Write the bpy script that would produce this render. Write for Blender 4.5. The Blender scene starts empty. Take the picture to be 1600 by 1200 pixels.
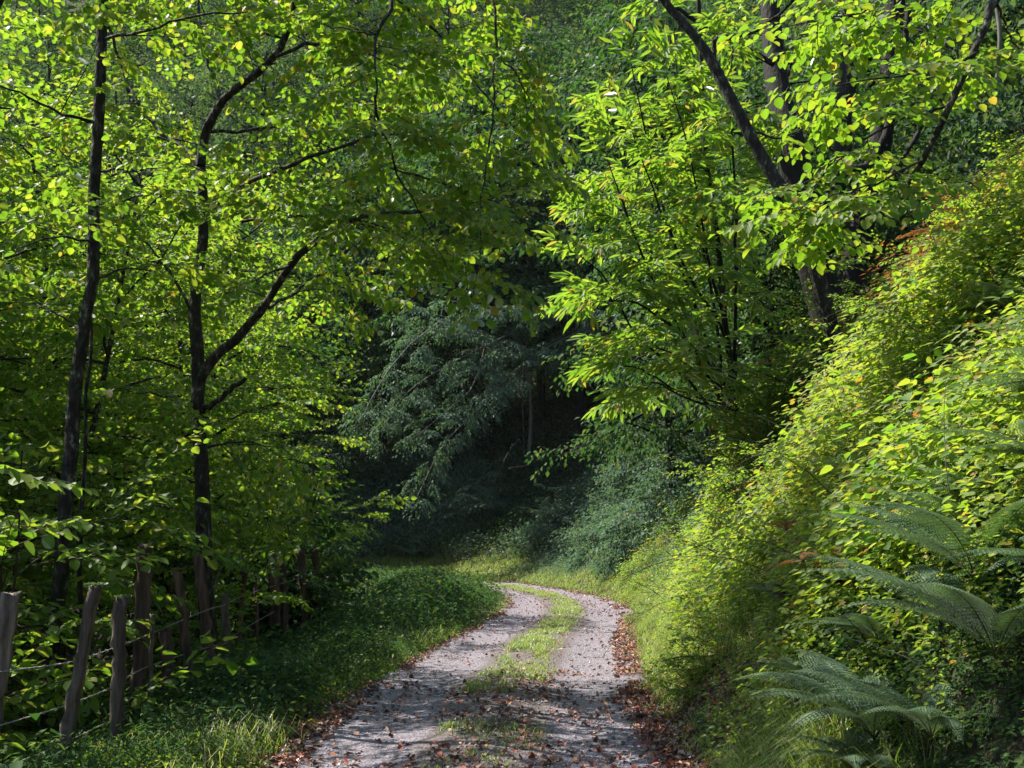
import bpy, math, random
import numpy as np
from math import radians, sin, cos, pi

# ------------------------------------------------------------------ camera, sky, sun, exposure
scene = bpy.context.scene
COL = scene.collection
F = 1700.0; TH = math.atan(250.0 / F); H = 1.5
cam_d = bpy.data.cameras.new("camera"); cam = bpy.data.objects.new("camera", cam_d); COL.objects.link(cam)
cam.location = (0, 0, H); cam.rotation_euler = (pi / 2 + TH, 0, 0)
cam_d.sensor_width = 36; cam_d.lens = 36 * F / 1600; cam_d.clip_start = 0.1; cam_d.clip_end = 1000
scene.camera = cam
SUN_EL, SUN_AZ = radians(55), radians(-68)          # azimuth from +Y, negative = to the left
world = bpy.data.worlds.new("World"); scene.world = world; world.use_nodes = True
nt = world.node_tree; nt.nodes.clear()
sky = nt.nodes.new("ShaderNodeTexSky"); sky.sky_type = 'NISHITA'; sky.sun_disc = False
sky.sun_elevation = SUN_EL; sky.sun_rotation = SUN_AZ
bg = nt.nodes.new("ShaderNodeBackground"); bg.inputs[1].default_value = 0.11
wo = nt.nodes.new("ShaderNodeOutputWorld"); nt.links.new(sky.outputs[0], bg.inputs[0]); nt.links.new(bg.outputs[0], wo.inputs[0])
sl = bpy.data.lights.new("sun", 'SUN'); sl.energy = 5.0; sl.angle = radians(0.5); sl.color = (1, .94, .82)
so = bpy.data.objects.new("sun", sl); COL.objects.link(so)
SD = np.array([sin(SUN_AZ) * cos(SUN_EL), cos(SUN_AZ) * cos(SUN_EL), sin(SUN_EL)])
so.rotation_euler = (pi / 2 - SUN_EL, 0, -SUN_AZ + pi)
so.location = tuple(SD * 60)
scene.view_settings.view_transform = 'Standard'; scene.view_settings.look = 'None'
scene.view_settings.exposure = 1.25; scene.view_settings.gamma = 1
scene.render.engine = 'CYCLES'
cy = scene.cycles
cy.max_bounces = 7; cy.diffuse_bounces = 4; cy.glossy_bounces = 2; cy.transmission_bounces = 4; cy.transparent_max_bounces = 4
cy.use_denoising = True; cy.sample_clamp_indirect = 8

# ------------------------------------------------------------------ helpers
rs = np.random.RandomState(7)
def V(*a): return np.array(a, float)
def nrm(v):
    v = np.asarray(v, float); return v / np.maximum(np.linalg.norm(v, axis=-1, keepdims=True), 1e-9)
def at(px, py, Y):
    """the place in the valley that lies at photo pixel (px,py) at distance Y"""
    xc = (px - 800) / F; yc = -(py - 600) / F
    d = V(xc, cos(TH) - yc * sin(TH), sin(TH) + yc * cos(TH))
    return V(0, 0, H) + d * (Y / d[1])
def hashn(ix, iy, s):
    h = (ix * 374761393 + iy * 668265263 + s * 974634777) & 0xffffffff
    h = ((h ^ (h >> 13)) * 1274126177) & 0xffffffff
    return ((h ^ (h >> 16)) & 0xffff) / 65535.0
def vnoise(x, y, s=0):
    x = np.asarray(x, float); y = np.asarray(y, float)
    ix = np.floor(x).astype(np.int64); iy = np.floor(y).astype(np.int64); fx = x - ix; fy = y - iy
    fx = fx * fx * (3 - 2 * fx); fy = fy * fy * (3 - 2 * fy)
    a = hashn(ix, iy, s); b = hashn(ix + 1, iy, s); c = hashn(ix, iy + 1, s); d = hashn(ix + 1, iy + 1, s)
    return (a * (1 - fx) + b * fx) * (1 - fy) + (c * (1 - fx) + d * fx) * fy - .5
def fbm(x, y, s=0, o=4):
    r = 0; a = 1.0
    for k in range(o):
        r = r + a * vnoise(np.asarray(x) * 2 ** k, np.asarray(y) * 2 ** k, s + k); a *= .5
    return r
def smooth(a, b, x):
    t = np.clip((np.asarray(x, float) - a) / (b - a), 0, 1); return t * t * (3 - 2 * t)

# ------------------------------------------------------------------ mesh output
def mesh_obj(name, verts, faces_k, mat, parent=None, smooth_=False, uv=None):
    """faces_k: list of (n,k) int arrays"""
    me = bpy.data.meshes.new(name)
    verts = np.ascontiguousarray(verts, np.float32)
    me.vertices.add(len(verts)); me.vertices.foreach_set("co", verts.ravel())
    tot = sum(f.size for f in faces_k); npoly = sum(len(f) for f in faces_k)
    me.loops.add(tot); me.polygons.add(npoly)
    me.loops.foreach_set("vertex_index", np.concatenate([f.ravel() for f in faces_k]).astype(np.int32))
    st = []; o = 0
    for f in faces_k:
        st.append(o + np.arange(len(f)) * f.shape[1]); o += f.size
    me.polygons.foreach_set("loop_start", np.concatenate(st).astype(np.int32))
    me.update(calc_edges=True)
    if smooth_: me.polygons.foreach_set("use_smooth", np.ones(npoly, bool))
    if uv is not None:
        l = me.uv_layers.new(name="uv"); idx = np.concatenate([f.ravel() for f in faces_k])
        l.data.foreach_set("uv", np.ascontiguousarray(uv[idx], np.float32).ravel())
    me.materials.append(mat)
    o = bpy.data.objects.new(name, me); COL.objects.link(o)
    if parent: o.parent = parent
    return o
def tag(o, label=None, cat=None, group=None, kind=None):
    if label: o["label"] = label
    if cat: o["category"] = cat
    if group: o["group"] = group
    if kind: o["kind"] = kind
    return o
def empty(name, loc, rz=0):
    o = bpy.data.objects.new(name, None); COL.objects.link(o); o.location = tuple(loc); o.rotation_euler = (0, 0, rz)
    o.empty_display_size = .2
    return o
def copy_tree(root, loc, rz=0, sc=1.0, label=None, group=None):
    r = root.copy(); COL.objects.link(r); r.location = tuple(loc); r.rotation_euler = (0, 0, rz)
    r.scale = (sc, sc, sc) if np.isscalar(sc) else sc
    if label: r["label"] = label
    if group: r["group"] = group
    for ch in list(root.children):
        c = ch.copy(); COL.objects.link(c); c.parent = r
    return r

class Tubes:
    def __init__(s): s.v = []; s.f = []; s.n = 0
    def add(s, pts, r, k=6, rough=0, cap=True):
        pts = np.asarray(pts, float); n = len(pts); r = np.broadcast_to(np.asarray(r, float), (n,))
        t = nrm(np.gradient(pts, axis=0))
        ref = V(0, 0, 1) if abs(t[0][2]) < .9 else V(1, 0, 0)
        u = nrm(np.cross(t, ref)); w = np.cross(t, u)
        a = np.arange(k) * 2 * pi / k
        rad = r[:, None] * (1 + (rough * rs.randn(n, k) if rough else 0))
        ring = pts[:, None] + rad[..., None] * (u[:, None] * np.cos(a)[None, :, None] + w[:, None] * np.sin(a)[None, :, None])
        s.v.append(ring.reshape(-1, 3))
        i = np.arange(n - 1)[:, None] * k + np.arange(k)[None]; j = np.arange(n - 1)[:, None] * k + (np.arange(k)[None] + 1) % k
        q = np.stack([i, j, j + k, i + k], -1).reshape(-1, 4) + s.n
        s.f.append(q); s.n += n * k
        if cap:
            s.v.append(pts[-1:] + t[-1:] * r[-1] * .3); m = (n - 1) * k + s.n - n * k
            c = s.n; s.n += 1
            a0 = np.arange(k) + m
            a1 = (np.arange(k) + 1) % k + m
            if k % 2 == 0:
                s.f.append(np.stack([a0[0::2], a1[0::2], np.roll(a1, -1)[0::2], np.full(k // 2, c)], -1))
    def obj(s, name, mat, parent=None, loc=None):
        v = np.concatenate(s.v)
        if loc is not None: v = v - np.asarray(loc)
        return mesh_obj(name, v, [np.concatenate(s.f)], mat, parent, True)

def curve(pts, n):
    """Catmull-Rom resample"""
    p = np.asarray(pts, float); p = np.vstack([2 * p[0] - p[1], p, 2 * p[-1] - p[-2]])
    m = len(p) - 3; t = np.linspace(0, m - 1e-6, n); i = t.astype(int); f = (t - i)[:, None]
    a, b, c, d = p[i], p[i + 1], p[i + 2], p[i + 3]
    return .5 * ((2 * b) + (-a + c) * f + (2 * a - 5 * b + 4 * c - d) * f ** 2 + (-a + 3 * b - 3 * c + d) * f ** 3)

# leaf outlines: x along the leaf 0..1, y half width as share of length
SHAPES = {
    'round': [(0, 0), (.18, .30), (.5, .42), (.8, .27), (1, 0)],
    'ovate': [(0, 0), (.25, .27), (.6, .25), (1, 0)],
    'lance': [(0, 0), (.22, .10), (.45, .145), (.75, .10), (1, 0)],
    'small': [(0, 0), (.45, .30), (1, 0)],
    'slim': [(0, 0), (.4, .12), (1, 0)],
}
class Leaves:
    """collects leaves (position, axis, normal, size) and bakes them"""
    def __init__(s): s.p = []; s.a = []; s.n = []; s.s = []
    def add(s, p, a, n, sz):
        p = np.asarray(p, float).reshape(-1, 3); m = len(p)
        s.p.append(p); s.a.append(np.broadcast_to(a, (m, 3))); s.n.append(np.broadcast_to(n, (m, 3))); s.s.append(np.broadcast_to(sz, (m,)))
    def count(s): return sum(len(x) for x in s.p)
    def obj(s, name, mat, shape='ovate', fold=.25, droop=.25, parent=None, loc=None, curl=0):
        p = np.concatenate(s.p); a = nrm(np.concatenate(s.a)); n = np.concatenate(s.n); sz = np.concatenate(s.s)
        b = nrm(np.cross(n, a)); n = np.cross(a, b)
        out = SHAPES[shape]; m = len(p); inner = out[1:-1]; q = len(inner)
        loc_v = [(x, 0, -droop * x * x) for x, _ in out]          # midrib
        R = [(x, -y, fold * y - droop * x * x) for x, y in inner]; L = [(x, y, fold * y - droop * x * x) for x, y in inner]
        T = np.array([loc_v[0], loc_v[-1]] + R + L, float)        # base, tip, right side, left side
        fr = [0] + list(range(2, 2 + q)) + [1]; fl = [0, 1] + list(range(2 + 2 * q - 1, 2 + q - 1, -1))
        nv = len(T)
        W = p[:, None] + sz[:, None, None] * (T[None, :, 0:1] * a[:, None] + T[None, :, 1:2] * b[:, None] + T[None, :, 2:3] * n[:, None])
        if curl: W += sz[:, None, None] * curl * rs.randn(m, nv, 3) * .12
        if loc is not None: W = W - np.asarray(loc)
        base = np.arange(m)[:, None] * nv
        return mesh_obj(name, W.reshape(-1, 3), [np.concatenate([base + np.array(fr), base + np.array(fl)])], mat, parent)

# ------------------------------------------------------------------ materials
def new_mat(name):
    m = bpy.data.materials.new(name); m.use_nodes = True; m.node_tree.nodes.clear(); return m, m.node_tree
def nd(t, ty, **kw):
    n = t.nodes.new(ty)
    for k, v in kw.items():
        if k.startswith('i'): n.inputs[int(k[1:])].default_value = v
        else: setattr(n, k, v)
    return n
def ramp(t, src, stops):
    r = t.nodes.new("ShaderNodeValToRGB"); e = r.color_ramp.elements
    while len(e) < len(stops): e.new(.5)
    for x, (pos, c) in zip(e, stops): x.position = pos; x.color = (*c, 1)
    t.links.new(src, r.inputs[0]); return r.outputs[0]
def leaf_mat(name, dif, tra, mix=.5, gloss=.22, rough=.5, gcol=(1, 1, 1)):
    m, t = new_mat(name); L = t.links
    g = nd(t, "ShaderNodeNewGeometry")
    c1 = ramp(t, g.outputs['Random Per Island'], dif); c2 = ramp(t, g.outputs['Random Per Island'], tra)
    d = nd(t, "ShaderNodeBsdfDiffuse"); L.new(c1, d.inputs[0])
    tr = nd(t, "ShaderNodeBsdfTranslucent"); L.new(c2, tr.inputs[0])
    mx = nd(t, "ShaderNodeMixShader", i0=mix); L.new(d.outputs[0], mx.inputs[1]); L.new(tr.outputs[0], mx.inputs[2])
    gl = nd(t, "ShaderNodeBsdfGlossy"); gl.inputs['Roughness'].default_value = rough; gl.inputs[0].default_value = (*gcol, 1)
    fr = nd(t, "ShaderNodeFresnel", i0=1.45); mu = nd(t, "ShaderNodeMath", operation='MULTIPLY', i1=gloss); L.new(fr.outputs[0], mu.inputs[0])
    m2 = nd(t, "ShaderNodeMixShader"); L.new(mu.outputs[0], m2.inputs[0]); L.new(mx.outputs[0], m2.inputs[1]); L.new(gl.outputs[0], m2.inputs[2])
    o = nd(t, "ShaderNodeOutputMaterial"); L.new(m2.outputs[0], o.inputs[0])
    return m
def surf_mat(name, stops, scale=4, stretch=(1, 1, 1), rough=.85, bump=.4, detail=8, dist=0.05, bscale=None, spec=.3):
    m, t = new_mat(name); L = t.links
    tc = nd(t, "ShaderNodeTexCoord"); mp = nd(t, "ShaderNodeMapping"); mp.inputs['Scale'].default_value = stretch
    L.new(tc.outputs['Object'], mp.inputs[0])
    n = nd(t, "ShaderNodeTexNoise"); n.inputs['Scale'].default_value = scale; n.inputs['Detail'].default_value = detail; n.inputs['Roughness'].default_value = .65
    L.new(mp.outputs[0], n.inputs['Vector'])
    c = ramp(t, n.outputs[0], stops)
    p = nd(t, "ShaderNodeBsdfPrincipled"); p.inputs['Roughness'].default_value = rough; p.inputs['Specular IOR Level'].default_value = spec
    L.new(c, p.inputs['Base Color'])
    n2 = nd(t, "ShaderNodeTexNoise"); n2.inputs['Scale'].default_value = bscale or scale * 3; n2.inputs['Detail'].default_value = 6
    L.new(mp.outputs[0], n2.inputs['Vector'])
    b = nd(t, "ShaderNodeBump"); b.inputs['Strength'].default_value = bump; b.inputs['Distance'].default_value = dist
    L.new(n2.outputs[0], b.inputs['Height']); L.new(b.outputs[0], p.inputs['Normal'])
    o = nd(t, "ShaderNodeOutputMaterial"); L.new(p.outputs[0], o.inputs[0])
    return m
BEECH = leaf_mat("beech_leaf", [(0, (.07, .125, .018)), (.6, (.085, .145, .02)), (.93, (.13, .16, .02)), (1, (.2, .12, .02))],
                 [(0, (.20, .42, .02)), (.55, (.31, .53, .025)), (.95, (.48, .60, .03)), (1, (.65, .5, .05))])
HAZEL = leaf_mat("hazel_leaf", [(0, (.055, .115, .018)), (.7, (.08, .15, .02)), (1, (.13, .15, .02))],
                 [(0, (.18, .38, .02)), (.6, (.34, .55, .03)), (1, (.56, .62, .05))])
CHEST = leaf_mat("chestnut_leaf", [(0, (.04, .09, .018)), (.5, (.065, .13, .02)), (.92, (.10, .16, .03)), (1, (.2, .12, .03))],
                 [(0, (.17, .38, .02)), (.5, (.32, .55, .03)), (.9, (.46, .64, .04)), (1, (.6, .42, .05))], gloss=.25)
DARKL = leaf_mat("shade_tone_leaf", [(0, (.022, .058, .022)), (.8, (.04, .085, .026)), (1, (.08, .10, .03))],  # shade of the wood put into a darker, less translucent leaf colour
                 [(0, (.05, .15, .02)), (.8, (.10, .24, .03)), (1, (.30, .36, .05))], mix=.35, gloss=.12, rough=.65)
FARL = leaf_mat("far_skylit_leaf", [(0, (.028, .07, .038)), (.7, (.05, .105, .05)), (1, (.10, .13, .05))],  # blue skylight on the shaded hillside put into the leaf colour
                 [(0, (.08, .18, .04)), (.7, (.15, .27, .05)), (1, (.30, .36, .06))], mix=.35, gloss=.1, rough=.75)
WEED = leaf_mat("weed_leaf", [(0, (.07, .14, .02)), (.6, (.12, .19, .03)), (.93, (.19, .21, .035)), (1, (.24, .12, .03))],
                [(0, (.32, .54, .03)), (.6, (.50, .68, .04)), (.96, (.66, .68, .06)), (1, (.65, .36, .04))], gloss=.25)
PALE = leaf_mat("skylit_tone_leaf", [(0, (.05, .095, .07)), (.8, (.10, .155, .11)), (1, (.17, .20, .12))],  # grey-blue skylight on the far scrub is part of this colour
                 [(0, (.08, .20, .06)), (.8, (.13, .27, .08)), (1, (.25, .28, .06))], mix=.3, gloss=.12, rough=.75)
GRASS = leaf_mat("grass_blade", [(0, (.06, .12, .02)), (.7, (.11, .17, .03)), (.92, (.22, .22, .08)), (1, (.32, .26, .14))],
                 [(0, (.25, .42, .04)), (.7, (.4, .55, .06)), (.92, (.55, .5, .15)), (1, (.5, .4, .2))], mix=.45, gloss=.08)
FERN = leaf_mat("fern_frond", [(0, (.035, .08, .04)), (1, (.065, .12, .06))], [(0, (.10, .22, .04)), (1, (.17, .30, .05))], mix=.35, gloss=.5, rough=.5)  # cool shade of the bank corner put into the frond colour
BRAMBLE = leaf_mat("bramble_leaf", [(0, (.05, .12, .018)), (.6, (.09, .17, .025)), (.95, (.16, .19, .03)), (1, (.24, .1, .03))], [(0, (.22, .50, .025)), (.6, (.40, .64, .03)), (.95, (.62, .66, .05)), (1, (.6, .2, .04))], gloss=.25)
RUSTY = leaf_mat("rusty_leaf", [(0, (.10, .10, .02)), (.5, (.2, .12, .02)), (1, (.24, .07, .02))], [(0, (.5, .48, .04)), (.5, (.65, .4, .04)), (1, (.6, .18, .03))], gloss=.2)
FINE = leaf_mat("feathery_leaf", [(0, (.08, .13, .04)), (.8, (.13, .18, .06)), (1, (.25, .2, .1))], [(0, (.34, .48, .06)), (.8, (.5, .6, .1)), (1, (.55, .4, .15))], gloss=.4)
BRACKEN = leaf_mat("dead_bracken", [(0, (.16, .055, .02)), (1, (.28, .12, .04))], [(0, (.35, .12, .03)), (1, (.5, .22, .05))], mix=.35, gloss=.12, rough=.65)
LITTER = leaf_mat("fallen_leaf", [(0, (.045, .022, .016)), (.35, (.12, .045, .028)), (.6, (.28, .07, .04)), (.8, (.30, .16, .10)), (.93, (.38, .30, .24)), (1, (.45, .22, .04))],
                  [(0, (.05, .02, .01)), (1, (.3, .1, .03))], mix=.12, gloss=.3)
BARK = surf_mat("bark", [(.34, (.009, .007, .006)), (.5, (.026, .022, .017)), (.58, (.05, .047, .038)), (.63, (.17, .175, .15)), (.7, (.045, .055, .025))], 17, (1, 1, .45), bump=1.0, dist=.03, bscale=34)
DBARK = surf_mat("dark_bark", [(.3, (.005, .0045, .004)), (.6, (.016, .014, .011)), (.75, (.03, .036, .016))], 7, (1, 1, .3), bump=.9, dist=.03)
PBARK = surf_mat("pale_bark", [(.3, (.08, .075, .065)), (.7, (.22, .21, .19))], 9, (1, 1, .5), bump=.4, dist=.01)
TWIG = surf_mat("twig", [(.3, (.02, .014, .010)), (.7, (.06, .045, .03))], 14, bump=.2)
WOOD = surf_mat("post_wood", [(.3, (.022, .015, .011)), (.44, (.085, .064, .048)), (.58, (.17, .135, .105)), (.72, (.30, .255, .21))], 13, (1, 1, .09), bump=1.0, dist=.03, bscale=22)
DWOOD = surf_mat("rotten_wood", [(.3, (.02, .014, .011)), (.48, (.08, .05, .04)), (.62, (.18, .11, .085)), (.76, (.30, .27, .24))], 11, (1, 1, .1), bump=1.0, dist=.03, bscale=22)
MOSS = surf_mat("moss", [(.3, (.03, .05, .012)), (.7, (.11, .15, .03))], 30, bump=.9, dist=.02, rough=1)
WIRE = surf_mat("rusty_wire", [(.3, (.16, .13, .11)), (.7, (.38, .35, .34))], 40, rough=.5, bump=.1, spec=.6)
SOIL = surf_mat("soil", [(.3, (.012, .010, .006)), (.5, (.035, .028, .016)), (.62, (.03, .045, .014)), (.75, (.06, .05, .03))], 2.5, bump=1, dist=.06, bscale=14, rough=1)

# ------------------------------------------------------------------ the lie of the land
CL = curve([(-.25, -16), (-.25, -6), (-.22, 0), (-.2, 7.3), (-.15, 10.5), (0.1, 13.5), (.35, 16.5), (.78, 20), (1.15, 24), (1.25, 28),
            (.85, 32.5), (-.15, 37.5), (-1.9, 43), (-6, 47.5), (-14, 51), (-30, 54), (-70, 58)], 700)
SEG = np.linalg.norm(np.diff(CL, axis=0), axis=1); TT = np.concatenate([[0], np.cumsum(SEG)]) - 16.0
TAN = nrm(np.gradient(CL, axis=0)); RT = np.stack([TAN[:, 1], -TAN[:, 0]], -1)
def st_xy(s, t):
    s = np.asarray(s, float); t = np.asarray(t, float)
    x = np.interp(t, TT, CL[:, 0]); y = np.interp(t, TT, CL[:, 1])
    rx = np.interp(t, TT, RT[:, 0]); ry = np.interp(t, TT, RT[:, 1])
    return x + rx * s, y + ry * s
def xy_st(x, y):
    x = np.atleast_1d(np.asarray(x, float)).ravel(); y = np.atleast_1d(np.asarray(y, float)).ravel()
    S = np.empty(len(x)); T = np.empty(len(x)); C = CL[::2]; Rr = RT[::2]; T2 = TT[::2]
    for i in range(0, len(x), 20000):
        dx = x[i:i + 20000, None] - C[None, :, 0]; dy = y[i:i + 20000, None] - C[None, :, 1]
        d2 = dx * dx + dy * dy; k = d2.argmin(1); r = np.arange(len(k))
        sg = np.sign(dx[r, k] * Rr[k, 0] + dy[r, k] * Rr[k, 1]); sg[sg == 0] = 1
        S[i:i + 20000] = np.sqrt(d2[r, k]) * sg; T[i:i + 20000] = T2[k]
    return S, T
def terr(x, y, track=False):
    x = np.atleast_1d(np.asarray(x, float)).ravel(); y = np.atleast_1d(np.asarray(y, float)).ravel()
    s, t = xy_st(x, y)
    d = np.maximum(s - 1.45, 0)
    # right of the track: a steep bank near, a grass verge then a wooded hillside beyond the bend
    w = smooth(26, 42, t)
    lump = fbm(x * .5, y * .5, 11, 3)
    near = 0.10 * smooth(0, .3, d) + 1.42 * np.clip(d - .2, 0, 2.4) + .9 * np.clip(d - 2.6, 0, 3.0) + .6 * np.maximum(d - 5.6, 0)
    near = near * (1 - .42 * smooth(13, 24, t))
    near = near + lump * .95 * smooth(.3, 2, d)
    far = 0.36 * np.clip(d, 0, 2.6) + .84 * np.maximum(d - 2.6, 0) + lump * .9 * smooth(1.5, 5, d)
    zr = near * (1 - w) + far * w
    # left of the track: flat verge, then the slope falls into a gully and rises again far off
    e = np.maximum(-s - 1.45, 0)
    zl = .05 * smooth(0, .5, e) - .50 * np.clip(e - 1.15 - .7 * smooth(14, 22, t), 0, 8) + .42 * np.maximum(e - 18, 0)
    zl = zl + fbm(x * .6, y * .6, 23, 3) * .35 * smooth(1.0, 4, e)
    z = np.where(s > 0, zr, zl)
    hump = .0 * np.exp(-((e - .5) / .5) ** 2) * smooth(16, 24, t) * (s < 0)
    z = z + hump
    small = fbm(x * 2.2, y * 2.2, 5, 3) * .07 * smooth(1.3, 2.0, np.abs(s))
    z = z + small
    if not track: z = z - .05 * (1 - smooth(1.3, 1.55, np.abs(s)))
    return z

def build_ground():
    def axis(bands):
        out = []
        for a, b, st in bands: out.append(np.arange(a, b, st))
        return np.concatenate(out + [[bands[-1][1]]])
    xs = axis([(-260, -100, 16), (-100, -30, 4), (-30, -9, 1.0), (-9, 10, .22), (10, 30, .8), (30, 100, 4), (100, 260, 16)])
    ys = axis([(-60, -6, 6), (-6, 3, .8), (3, 30, .22), (30, 62, .5), (62, 130, 2), (130, 300, 10)])
    X, Y = np.meshgrid(xs, ys); Z = terr(X, Y); nx = len(xs); ny = len(ys)
    v = np.stack([X.ravel(), Y.ravel(), Z], -1)
    i = (np.arange(ny - 1)[:, None] * nx + np.arange(nx - 1)[None]).ravel()
    o = mesh_obj("ground", v, [np.stack([i, i + 1, i + nx + 1, i + nx], -1)], SOIL, None, True); tag(o, kind="structure")
    # gravel track with its own sheet
    ts = np.concatenate([np.arange(-8, 30, .12), np.arange(30, 75, .3)]); ss = np.linspace(-1.62, 1.62, 41)
    S, T = np.meshgrid(ss, ts); x, y = st_xy(S.ravel(), T.ravel())
    z = .012 + .035 * np.exp(-(S.ravel() / .35) ** 2) - .018 * np.exp(-((np.abs(S.ravel()) - .8) / .3) ** 2) + fbm(x * 3, y * 3, 41, 3) * .02 + .03
    z = z - .09 * smooth(1.38, 1.62, np.abs(S.ravel()) + .12 * fbm(x * 1.3, y * 1.3, 9, 3))
    n = len(ss); i = (np.arange(len(ts) - 1)[:, None] * n + np.arange(n - 1)[None]).ravel()
    m, t = new_mat("gravel"); L = t.links
    tc = nd(t, "ShaderNodeTexCoord"); uvn = nd(t, "ShaderNodeSeparateXYZ"); L.new(tc.outputs['UV'], uvn.inputs[0])
    vo = nd(t, "ShaderNodeTexVoronoi"); vo.inputs['Scale'].default_value = 42; L.new(tc.outputs['Object'], vo.inputs['Vector'])
    no = nd(t, "ShaderNodeTexNoise"); no.inputs['Scale'].default_value = 60; no.inputs['Detail'].default_value = 8; no.inputs['Roughness'].default_value = .75; L.new(tc.outputs['Object'], no.inputs['Vector'])
    big = nd(t, "ShaderNodeTexNoise"); big.inputs['Scale'].default_value = 1.3; big.inputs['Detail'].default_value = 9; big.inputs['Roughness'].default_value = .65; L.new(tc.outputs['Object'], big.inputs['Vector'])
    stone = ramp(t, vo.outputs['Color'], [(.1, (.15, .13, .152)), (.5, (.26, .23, .272)), (.95, (.40, .365, .42))])
    grit = ramp(t, no.outputs[0], [(.35, (.45, .42, .43)), (.55, (.95, .94, .96)), (.7, (1.2, 1.17, 1.22))])
    mul = nd(t, "ShaderNodeMix", data_type='RGBA', blend_type='MULTIPLY'); mul.inputs[0].default_value = .8
    L.new(stone, mul.inputs[6]); L.new(grit, mul.inputs[7])
    # worn earth towards the middle and the edges
    ab = nd(t, "ShaderNodeMath", operation='ABSOLUTE'); L.new(uvn.outputs[0], ab.inputs[0])
    f1 = ramp(t, ab.outputs[0], [(0, (1, 1, 1)), (.2, (.75, .75, .75)), (.42, (0, 0, 0)), (.6, (0, 0, 0)), (.95, (.35,) * 3), (1, (1, 1, 1))])
    add = nd(t, "ShaderNodeMath", operation='ADD'); L.new(f1, add.inputs[0]); L.new(big.outputs[0], add.inputs[1])
    f2 = ramp(t, add.outputs[0], [(.72, (0, 0, 0)), (1.15, (.8,) * 3)])
    mx = nd(t, "ShaderNodeMix", data_type='RGBA'); L.new(f2, mx.inputs[0]); L.new(mul.outputs[2], mx.inputs[6]); mx.inputs[7].default_value = (.13, .10, .095, 1)
    p = nd(t, "ShaderNodeBsdfPrincipled"); p.inputs['Roughness'].default_value = .6; p.inputs['Specular IOR Level'].default_value = .45
    L.new(mx.outputs[2], p.inputs['Base Color'])
    b = nd(t, "ShaderNodeBump"); b.inputs['Strength'].default_value = 1; b.inputs['Distance'].default_value = .02; L.new(vo.outputs['Distance'], b.inputs['Height'])
    b2 = nd(t, "ShaderNodeBump"); b2.inputs['Strength'].default_value = .8; b2.inputs['Distance'].default_value = .02; L.new(no.outputs[0], b2.inputs['Height']); L.new(b.outputs[0], b2.inputs['Normal'])
    L.new(b2.outputs[0], p.inputs['Normal'])
    ou = nd(t, "ShaderNodeOutputMaterial"); L.new(p.outputs[0], ou.inputs[0])
    o = mesh_obj("gravel_path", np.stack([x, y, z], -1), [np.stack([i, i + 1, i + n + 1, i + n], -1)], m, None, True,
                 uv=np.stack([S.ravel() / 1.62, T.ravel()], -1)); tag(o, kind="structure")
build_ground()
def track_z(s): return .045 + .035 * np.exp(-(s / .35) ** 2) - .018 * np.exp(-((np.abs(s) - .8) / .3) ** 2)
def gz(x, y):
    s, t = xy_st(x, y); z = terr(x, y)
    return np.where(np.abs(s) < 1.45, np.maximum(z, track_z(s)), z)
def slope_n(x, y):
    e = .15; return nrm(np.stack([-(terr(x + e, y) - terr(x - e, y)) / (2 * e), -(terr(x, y + e) - terr(x, y - e)) / (2 * e), np.ones(len(x))], -1))

# ------------------------------------------------------------------ stones and fallen leaves on the track
def pebbles():
    n = 9000
    t = 5.5 + 30 * rs.rand(n) ** 1.8; s = rs.uniform(-1.5, 1.5, n); x, y = st_xy(s, t); z = gz(x, y)
    r = .006 + .012 * rs.rand(n) ** 2
    O = np.array([(1, 0, 0), (-1, 0, 0), (0, 1, 0), (0, -1, 0), (0, 0, .7), (0, 0, -.7)], float)
    W = np.stack([x, y, z], -1)[:, None] + r[:, None, None] * (O[None] * rs.uniform(.6, 1.3, (n, 6, 1)) + .15 * rs.randn(n, 6, 3))
    fc = np.array([(0, 2, 4), (2, 1, 4), (1, 3, 4), (3, 0, 4), (2, 0, 5), (1, 2, 5), (3, 1, 5), (0, 3, 5)])
    f = (np.arange(n)[:, None, None] * 6 + fc[None]).reshape(-1, 3)
    m = surf_mat("stone", [(.3, (.14, .12, .13)), (.7, (.42, .39, .42))], 3, bump=.2, rough=.7)
    tag(mesh_obj("gravel", W.reshape(-1, 3), [f], m), "loose grey stones on the gravel track", "gravel", kind="stuff")
pebbles()
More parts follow.
